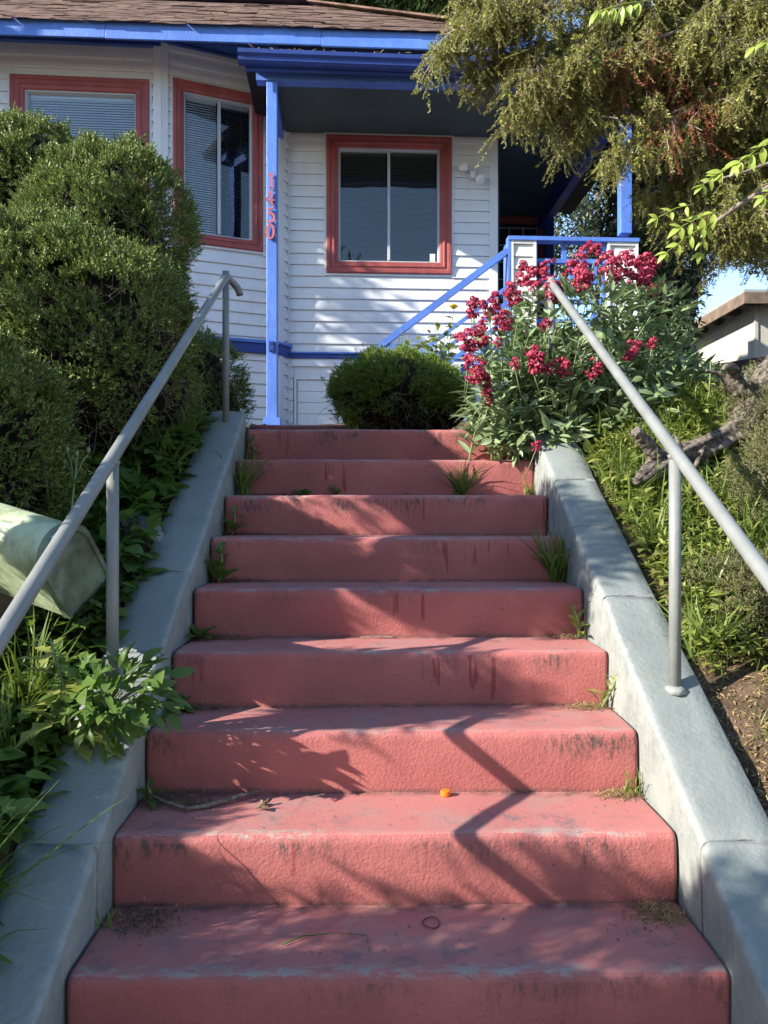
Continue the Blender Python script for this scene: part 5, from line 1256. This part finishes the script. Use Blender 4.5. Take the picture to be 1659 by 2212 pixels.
# ------------------------------------------------------------------ weeds and grass
g = np.random.default_rng(31)
LT = {'ovate': leaf_t(1, .58, 5, .2, .3, .42), 'lance': leaf_t(1, .28, 5, .3, .35, .45), 'lobed': leaf_t(1, .50, 8, .25, .35, .55, 1), 'round': leaf_t(1, .85, 5, .15, .25, .5)}
LTM = {}
for k_, (v_, f_) in LT.items():
    for mt in ('weed', 'weedlit'):
        m_ = mesh_np('leaf', v_, f_, True); m_.materials.append(MAT[mt]); LTM[k_, mt] = m_
def weed(loc, kind, n, size, label, mt='weed', tall=0.0, spread=1.0, elev=(.15, 1.1), cat='weed', group=None, buds=False):
    loc = Vector(loc); t = empty('weed', loc); PP = []; DD = []; NN = []; SS = []
    if tall:
        lean = np.array([g.normal()*.12, g.normal()*.12, 1.0])*tall
        MB().tube([Vector((0, 0, -.02)), Vector(lean*.5+np.array([.01, 0, 0])), Vector(lean)], [.006, .0045, .0025], 6).build('stem', MAT['valstem'], t, True)
    for i in range(n):
        a = i*2.4+g.normal()*.3; f = i/max(1, n-1); el = g.uniform(*elev)
        base = (lean*f*.95) if tall else np.array([0, 0, .005*i/n])
        d = np.array([math.cos(a)*math.cos(el), math.sin(a)*math.cos(el), math.sin(el)]); PP.append(base); DD.append(d); NN.append(np.array([-math.cos(a)*math.sin(el), -math.sin(a)*math.sin(el), math.cos(el)])+g.normal(size=3)*.15)
        SS.append(size*g.uniform(.65, 1.15)*((1.05-.6*f) if tall else 1))
    leaf_objs(range(n), np.array(PP), np.array(DD), np.array(NN), np.array(SS), [LTM[kind, mt]], t, (0, 0, 0))
    if buds:
        for i in range(4):
            e = Vector(lean)+Vector((g.normal()*.05, g.normal()*.03, g.uniform(-.03, .05)))
            b = MB().tube([Vector(lean*.82), (Vector(lean*.9)+e)/2, e], .0018, 5).tube([e, e+Vector((0, 0, .008)), e+Vector((0, 0, .018)), e+Vector((0, 0, .022))], [.004, .008, .006, .002], 8); b.build('bud', MAT['valleaf'], t, True)
    return tag(t, label, cat, group)
def grass_tuft(loc, n, L, label, mt='grass', lean=(0, 0), spread=.5, cat='grass', wdt=.05):
    loc = Vector(loc); parts = []
    for i in range(4):
        bt = blade_t(1, wdt, 5, .25+.28*i); k = n//4+1
        a = g.uniform(0, 6.28, k); tl_ = g.normal(size=(k, 2))*spread*.5+np.array(lean); M = np.zeros((k, 3, 3)); cs, sn = np.cos(a), np.sin(a)
        M[:, 0, 0] = cs; M[:, 0, 1] = -sn; M[:, 1, 0] = sn; M[:, 1, 1] = cs; M[:, 2, 2] = 1; M[:, 0, 2] = tl_[:, 0]; M[:, 1, 2] = tl_[:, 1]
        parts.append(batch(bt, M, g.normal(size=(k, 3))*np.array([.012, .008, 0]), L*g.uniform(.5, 1.1, k)))
    V, F = join(parts); o = obj('grass_tuft', mesh_np('grass_tuft', V, F, True), MAT[mt]); o.location = loc
    return tag(o, label, cat)
def onstep(k, x, back=.27): return Vector((x, 1.637+.29*(k-1)+back, EYE-.986+.1767*(k-1)+.002))      # k-th visible step, x, distance from nosing
XL, XR = -.645, .76
# in the joints of the steps
weed(onstep(8, XL+.03, .26), 'ovate', 12, .08, 'small weed at the left end of the topmost riser', tall=.13)
grass_tuft(onstep(7, XL+.035, .25), 40, .26, 'grass tuft at the left end of the second riser from the top')
weed(onstep(6, XL+.03, .25), 'lobed', 14, .10, 'dark weed at the left end of the third riser from the top', tall=.12)
weed(onstep(5, XL+.03, .25), 'ovate', 14, .09, 'weed at the left end of the fourth riser from the top', tall=.15)
weed(onstep(4, XL+.02, .26), 'lobed', 14, .09, 'weed against the left wall on the fourth visible step')
weed(onstep(3, XL+.02, .25), 'lobed', 12, .10, 'lobed weed over the left corner of the third step up')
weed(onstep(2, XL+.018, .22), 'lance', 12, .075, 'seedling in the left corner of the second step up', tall=.05)
grass_tuft(onstep(1, XL+.015, .19), 10, .07, 'yellowish grass sprout by the left wall on the lowest step', lean=(.1, -.1))
weed(onstep(7, -.335, .275), 'round', 12, .055, 'round leaved weed left of centre on the second riser from the top')
weed(onstep(7, -.175, .275), 'lance', 14, .07, 'grey green seedling near the centre of the second riser from the top', tall=.05)
grass_tuft(onstep(7, .135, .278), 14, .05, 'short green sprout right of centre on the second riser from the top', spread=1.1)
grass_tuft(onstep(7, .42, .275), 70, .20, 'large grass tuft near the right end of the second riser from the top', spread=.9)
grass_tuft(onstep(6, .33, .278), 12, .035, 'tiny moss sprout on the third riser from the top', spread=1.3)
grass_tuft(onstep(7, XR-.02, .27), 18, .13, 'yellow green grass at the right end of the second riser from the top', mt='grass')
grass_tuft(onstep(5, XR-.03, .26), 80, .24, 'tall grass clump at the right end of the fourth riser from the top', lean=(-.1, 0))
weed(onstep(4, XR-.02, .25), 'lance', 16, .085, 'leafy weed at the right end of the fifth riser from the top', 'weedlit', tall=.12, elev=(.3, 1.2))
weed(onstep(3, XR-.035, .25), 'lance', 14, .065, 'pale green upright weed at the right wall on the third step up', 'weedlit', tall=.15, elev=(.3, 1.2))
grass_tuft(onstep(2, XR-.02, .26), 14, .11, 'small grass sprout at the right wall on the second step up', spread=.4)
grass_tuft(onstep(8, XR-.12, .27), 26, .16, 'dry yellow grass at the right end of the topmost riser', mt='grass')
# stands of larger weeds left of the wall
def gl_(x, y): return Vector((x, y, gz(x, y)))
for a in [((-1.02, 3.55), 'ovate', 9, .15, 'broad dock weed under the juniper by the left handrail post', 'weed', .10), ((-1.06, 3.2), 'round', 9, .12, 'round leaved weed against the upper left side wall', 'weed', .12),
          ((-1.0, 2.92), 'ovate', 10, .12, 'upright weed left of the middle of the left side wall', 'weed', .16), ((-.98, 3.82), 'ovate', 12, .12, 'leafy weed in front of the blue band by the upper handrail post', 'weed', .22),
          ((-.815, 2.10), 'lobed', 26, .16, 'spiny leaved sow thistle leaning over the left side wall', 'weedlit', .30), ((-1.12, 1.95), 'ovate', 10, .12, 'broadleaf weed below the mailbox', 'weed', .12),
          ((-1.02, 1.72), 'ovate', 12, .10, 'smooth leaved weed low on the left edge of the side wall', 'weed', .16), ((-.94, 1.58), 'lance', 12, .09, 'pointed leaved weed beside the lower left side wall', 'weed', .10),
          ((-1.02, 2.35), 'lobed', 12, .11, 'dark lobed weed in front of the mailbox door', 'weed', .18), ((-.90, 4.02), 'round', 10, .07, 'dark oval leaved seedling beside the blue porch post', 'weed', .20), ((-1.22, 1.62), 'ovate', 10, .11, 'broad leaves at the lower left picture edge', 'weed', .14)]:
    weed(Vector((*a[0], lz(a[0][1])-.01)) if a[0][0] > -.87 and a[0][1] < 3.9 else gl_(*a[0]), a[1], a[2], a[3], a[4], a[5], tall=a[6], elev=(-.1, .9))
sp0 = C(-.80, 2.12, -.60); spw = empty('sprawling_weed', sp0); tag(spw, 'sprawling leafy weed spilling over the left side wall round the handrail post', 'weed')
PP, DD, NN, SS, kk = [], [], [], [], 230
us = unit(kk, g)
for u in us:
    PP.append(np.array(C(-.725, 2.09, -.50))-np.array(sp0)+u*np.array([.16, .13, .105])*g.uniform(.4, 1)); DD.append(u+np.array([.25, -.2, .1])+g.normal(size=3)*.5); NN.append(np.array([-.3, -.5, 1.0])+g.normal(size=3)*.3); SS.append(g.uniform(.032, .075))
leaf_objs(range(0, kk, 2), np.array(PP), np.array(DD), np.array(NN), np.array(SS), [LTM['lobed', 'weed'], LTM['ovate', 'weed'], LTM['lance', 'weed']], spw, (0, 0, 0)); leaf_objs(range(1, kk, 2), np.array(PP), np.array(DD), np.array(NN), np.array(SS), [LTM['lobed', 'weed'], LTM['lance', 'weed'], LTM['ovate', 'weed']], spw, (0, 0, 0))
sm = MB()
for u in us[:26]: sm.tube([Vector((0, 0, 0)), Vector((.04, -.01, .06)), Vector(np.array(C(-.725, 2.09, -.50))-np.array(sp0)+u*np.array([.15, .12, .10]))], [.004, .003, .0015], 5, cap=False)
sm.build('stems', MAT['valstem'], spw, True)
weed(gl_(-1.22, 2.95), 'lobed', 9, .11, 'tall budding sow thistle in front of the juniper above the mailbox', 'weedlit', tall=.62, buds=True)
weed(gl_(-1.33, 2.72), 'lobed', 9, .12, 'sunlit sow thistle with pale leaves at the left above the mailbox', 'weedlit', tall=.46, buds=True)
weed(gl_(-1.08, 2.62), 'lance', 7, .10, 'slim budding weed behind the lower left handrail post', 'weed', tall=.52, buds=True)
grass_tuft(gl_(-.93, 3.42), 40, .26, 'dark grass clump hanging over the upper left side wall', lean=(.35, -.1)); grass_tuft(gl_(-.95, 1.62), 60, .34, 'long grass hanging over the lower left side wall', lean=(.35, .1), wdt=.03)
grass_tuft(gl_(-.99, 1.42), 70, .30, 'bright grass clump at the lower left picture edge', lean=(.45, .1), wdt=.035); grass_tuft(gl_(-1.0, 2.2), 26, .42, 'thin seeding grass in front of the mailbox', lean=(.25, 0), wdt=.014)
grass_tuft(gl_(-.9, 3.75), 30, .24, 'grass clump at the top of the left side wall', lean=(.2, -.2))
for a in [((1.06, 3.05), 'lobed', 10, .14, 'lobed dandelion leaves left of the dead log', 'weedlit', .12), ((1.10, 2.02), 'ovate', 9, .085, 'rounded weed on bare soil right of the handrail post', 'weedlit', .10), ((1.32, 1.98), 'ovate', 9, .10, 'smooth green weed on bare soil at the right picture edge', 'weedlit', .12),
          ((1.42, 3.55), 'lance', 14, .13, 'dark pointed leaves above the dead log', 'weed', .20), ((1.62, 3.75), 'lance', 12, .12, 'thin weed with upright leaves right of the log fork', 'weedlit', .30), ((1.04, 2.75), 'round', 9, .075, 'pale round leaved weed beside the upper right side wall', 'weedlit', .05)]:
    weed(gl_(*a[0]), a[1], a[2], a[3], a[4], a[5], tall=a[6], elev=(.0, 1.1))
grass_tuft(gl_(1.06, 2.42), 46, .20, 'broad bladed green grass behind the right handrail post', spread=1.0, wdt=.06); grass_tuft(gl_(1.34, 1.72), 20, .15, 'sprout of grass on the bare soil at the right edge')
st_ = MB(); log_tube(st_, [(-.09, 0, 0), (-.03, .02, .05), (.05, 0, .04), (.10, 0, -.02)], [.02, .06, .05, .02], 14, 4); o = st_.build('garden_stone', MAT['stone'], None, True); o.location = gl_(-.92, 2.98)+Vector((0, 0, .0)); tag(o, 'grey stone among the weeds beside the left side wall', 'stone')

def cover(name, xr_, yr_, n, tm, size, mt, label, hmax, seed, thresh=-.3, cat=None, elev=.5):
    gg = np.random.default_rng(seed); x = gg.uniform(*xr_, n); y = gg.uniform(*yr_, n)
    k = vnoise(x*3.1, y*3.1, 0*x, seed) > gg.uniform(thresh-.3, thresh+.3, n); x, y = x[k], y[k]
    hh = hmax*(.5+.5*vnoise(x*4, y*4, 0*x, seed+1))*gg.uniform(0, 1, len(x))
    P = np.stack([x, y, ground_z(x, y)+hh], 1); D = unit(len(x), gg); D[:, 2] = np.abs(D[:, 2])*elev-.1
    V, F = batch(tm, frames(D, unit(len(x), gg)*.5+np.array([0, 0, 1.0])), P, size*gg.uniform(.5, 1.3, len(x)))
    return tag(obj(name, mesh_np(name, V, F, True), MAT[mt]), label, None, None, 'stuff')
cover('weed_cover', (-1.95, -.84), (1.15, 3.95), 7500, LT['ovate'], .085, 'weed', 'mass of dark broad leaved weeds left of the steps', .26, 61, -.85)
cover('weed_cover', (-1.95, -.85), (1.15, 3.95), 4200, LT['lobed'], .090, 'weed', 'mass of lobed weeds left of the steps', .28, 62, -.5)
cover('weed_cover', (.985, 1.9), (2.32, 4.6), 16000, LT['lance'], .045, 'weedlit', 'carpet of small sunlit weeds right of the steps', .15, 63, -.7, elev=.9)
cover('weed_cover', (.985, 1.9), (2.4, 4.4), 2600, LT['ovate'], .06, 'weedlit', 'broader leaves among the sunlit weeds right of the steps', .16, 64, -.3)
cover('dead_leaf_litter', (.94, 2.4), (1.15, 2.7), 24000, LT['lance'], .019, 'straw', 'dry leaf litter and needles on the bare soil right of the steps', .010, 65, -.5, elev=.25)
cover('dead_leaf_litter', (.96, 2.4), (1.15, 3.4), 3000, LT['ovate'], .016, 'litter', 'dark crumbs of leaf litter on the right hand soil', .004, 66, -.6, elev=.25)
cover('dead_leaf_litter', (-2.4, -.86), (1.0, 3.9), 3500, LT['lance'], .025, 'litter', 'dark leaf litter under the left hand weeds', .006, 67, -.6, elev=.25)

def blades(xr_, yr_, n, L, mt, label, seed, lean=.25):
    gg = np.random.default_rng(seed); parts = []
    cx = gg.uniform(*xr_, n//14); cy = gg.uniform(*yr_, n//14)
    for i in range(3):
        k = n//3; j = gg.integers(0, len(cx), k); x = cx[j]+gg.normal(size=k)*.025; y = cy[j]+gg.normal(size=k)*.025
        a = gg.uniform(0, 6.28, k); cs, sn = np.cos(a), np.sin(a); M = np.zeros((k, 3, 3)); t2 = gg.normal(size=(k, 2))*lean
        M[:, 0, 0] = cs; M[:, 0, 1] = -sn; M[:, 1, 0] = sn; M[:, 1, 1] = cs; M[:, 2, 2] = 1; M[:, 0, 2] = t2[:, 0]; M[:, 1, 2] = t2[:, 1]
        parts.append(batch(blade_t(1, .045, 4, .3+.4*i), M, np.stack([x, y, ground_z(x, y)-.005], 1), L*gg.uniform(.4, 1.2, k)))
    V, F = join(parts); return tag(obj('grass_cover', mesh_np('grass_cover', V, F, True), MAT[mt]), label, kind='stuff')
blades((1.0, 1.75), (2.35, 4.3), 2600, .20, 'grass', 'sunlit grass growing through the weeds right of the steps', 71)
blades((1.0, 1.75), (1.6, 2.4), 420, .10, 'grass', 'sparse short grass on the bare soil at the right edge', 73)
blades((-1.6, -.89), (1.2, 3.9), 1500, .24, 'grass', 'grass growing through the weeds left of the steps', 72)

# ------------------------------------------------------------------ litter on the steps
def pile(loc, n, sx_, sy_, label, mats=('straw',), L=.022, wdt=.12, h=.012):
    loc = Vector(loc); t = empty('litter_pile', loc)
    for q, mt in enumerate(mats):
        k = int(1.9*n)//len(mats); gg = np.random.default_rng(int(abs(loc.x*997+loc.y*131)*10)+q)
        P = gg.normal(size=(k, 3))*np.array([sx_*1.15, sy_, 0]); P[:, 2] = h*np.exp(-(P[:, 0]/sx_)**2/2)*gg.uniform(0, 1, k)+.002
        D = unit(k, gg); D[:, 2] *= .25; V, F = batch(leaf_t(1, wdt, 2, .3, .1), frames(D, np.tile([0, 0, 1.0], (k, 1))+unit(k, gg)*.3), P, L*gg.uniform(.4, 1.3, k))
        o = obj('debris', mesh_np('debris', V, F), MAT[mt], t); o['kind'] = 'stuff'
    return tag(t, label, 'leaf litter')
pile(onstep(1, XR-.06, .235), 420, .030, .030, 'golden dry needles in the right corner of the lowest tread'); pile(onstep(2, XR-.06, .26), 260, .030, .016, 'dry needles in the right corner of the second tread'); pile(onstep(3, XR-.07, .25), 340, .038, .018, 'dry needles in the right corner of the third tread')
pile(onstep(4, XR-.06, .26), 160, .035, .014, 'brown crumbs in the right corner of the fourth tread', ('litter', 'straw')); pile(onstep(1, XL+.09, .225), 420, .038, .035, 'dark leaf litter in the left corner of the lowest tread', ('litter', 'straw', 'litter'), .02)
pile(onstep(2, XL+.10, .225), 520, .050, .034, 'dark leaf litter in the left corner of the second tread', ('litter', 'litter', 'straw'), .02); pile(onstep(3, XL+.09, .255), 300, .055, .018, 'crumbly litter in the left corner of the third tread', ('litter', 'litter', 'straw'), .018)
pile(onstep(4, XL+.10, .262), 220, .055, .014, 'crumbly litter in the left corner of the fourth tread', ('litter', 'straw')); pile(onstep(5, XL+.11, .268), 240, .09, .010, 'thin litter along the left back of the fifth tread', ('litter',))
pile(onstep(6, XL+.10, .27), 160, .08, .008, 'thin litter along the left back of the sixth tread', ('litter',)); pile(onstep(7, XL+.2, .274), 240, .16, .007, 'thin litter along the left back of the seventh tread', ('litter',)); pile(onstep(8, XL+.34, .276), 420, .26, .006, 'thin line of litter under the topmost riser', ('litter',))
sct = np.random.default_rng(4); Pp = []
for k in range(1, 9):
    for i in range(26): Pp.append(onstep(k, sct.uniform(-.6, .72), sct.uniform(.03, .28)))
k = len(Pp); D = unit(k, sct); D[:, 2] *= .2; V, F = batch(leaf_t(1, .5, 2, .3, .1), frames(D, np.tile([0, 0, 1.0], (k, 1))), np.array(Pp)+np.array([0, 0, .0025]), sct.uniform(.004, .012, k))
tag(obj('step_crumbs', mesh_np('step_crumbs', V, F), MAT['litter']), 'small dark crumbs scattered over the red treads', kind='stuff')
cp = empty('bottle_cap', onstep(2, .205, .262)+Vector((0, 0, .001))); tag(cp, 'orange plastic bottle cap on the second red tread', 'bottle cap')
cpm = MB(); nn = 40; vs = []; fs = []
for (r_, z_) in ((.0135, 0), (.0135, .0125), (.0125, .0138), (.0, .0138)):
    for i in range(nn): q = r_*(1+(.03 if i % 2 else 0)*(z_ < .013)); vs.append((q*math.cos(6.2832*i/nn), q*math.sin(6.2832*i/nn), z_))
for j in range(3):
    for i in range(nn): a, b = j*nn+i, j*nn+(i+1) % nn; fs.append((a, b, b+nn, a+nn))
cpm.add(vs, fs); cpm.build('cap_shell', MAT['orange'], cp)
tw_ = [onstep(1, -.612, .205+.29)+Vector((-.055, -.03, .03)), onstep(2, -.57, .19)+Vector((0, 0, .012)), onstep(2, -.50, .15)+Vector((0, 0, .008)), onstep(2, -.45, .175)+Vector((0, 0, .008)), onstep(2, -.37, .24)+Vector((0, 0, .010)), onstep(2, -.33, .27)+Vector((0, 0, .010))]
tw_[0] = onstep(2, -.63, .215)+Vector((0, 0, .03))
tag(MB().tube(tw_, [.003, .0045, .005, .006, .0055, .004], 7, jit=.15).build('twig', MAT['twig'], None, True), 'bent brown twig in the left corner of the second tread', 'twig')
tag(MB().tube([onstep(4, -.05, .255)+Vector((0, 0, .004)), onstep(4, 0, .27)+Vector((0, 0, .005)), onstep(4, .06, .262)+Vector((0, 0, .004)), onstep(4, .085, .255)+Vector((0, 0, .003))], [.0015, .003, .003, .0015], 6).build('twig', MAT['twig'], None, True), 'short thin twig at the back of the fourth tread', 'twig')
rg_ = MB(); c = onstep(1, .137, .20)
rg_.tube([c+Vector((.020*math.cos(a), .020*math.sin(a)*1.2, .003+.002*math.sin(2*a))) for a in np.linspace(0, 6.2832, 25)], .0016, 6, cap=False)
tag(rg_.build('rubber_band', MAT['rubber'], None, True), 'thin brown rubber band on the lowest tread', 'rubber band')
sp_ = MB(); c = onstep(1, -.165, .13)
sp_.tube([c+Vector((-.04, -.02, .004)), c+Vector((0, .01, .006)), c+Vector((.08, .02, .007)), c+Vector((.15, .012, .005)), c+Vector((.155, -.05, .003))], [.0022, .0018, .0012, .001, .0012], 5)
tag(sp_.build('plucked_grass', MAT['weed'], None, True), 'pulled green grass stem lying on the lowest tread', 'grass stem')
dl = MB(); c = onstep(2, -.30, .16)
for a, b in (((-.02, 0, .004), (.018, .01, .012)), ((0, .03, .004), (.02, .05, .012)), ((-.01, .01, .004), (.02, -.012, .006)), ((0, .02, .006), (-.012, .045, .010))): dl.tube([c+Vector(a), (c+Vector(a)+c+Vector(b))/2+Vector((0, 0, .004)), c+Vector(b)], [.002, .006, .001], 5)
tag(dl.build('withered_leaf', MAT['litter'], None, True), 'dark withered leaf left of centre on the second tread', 'leaf')
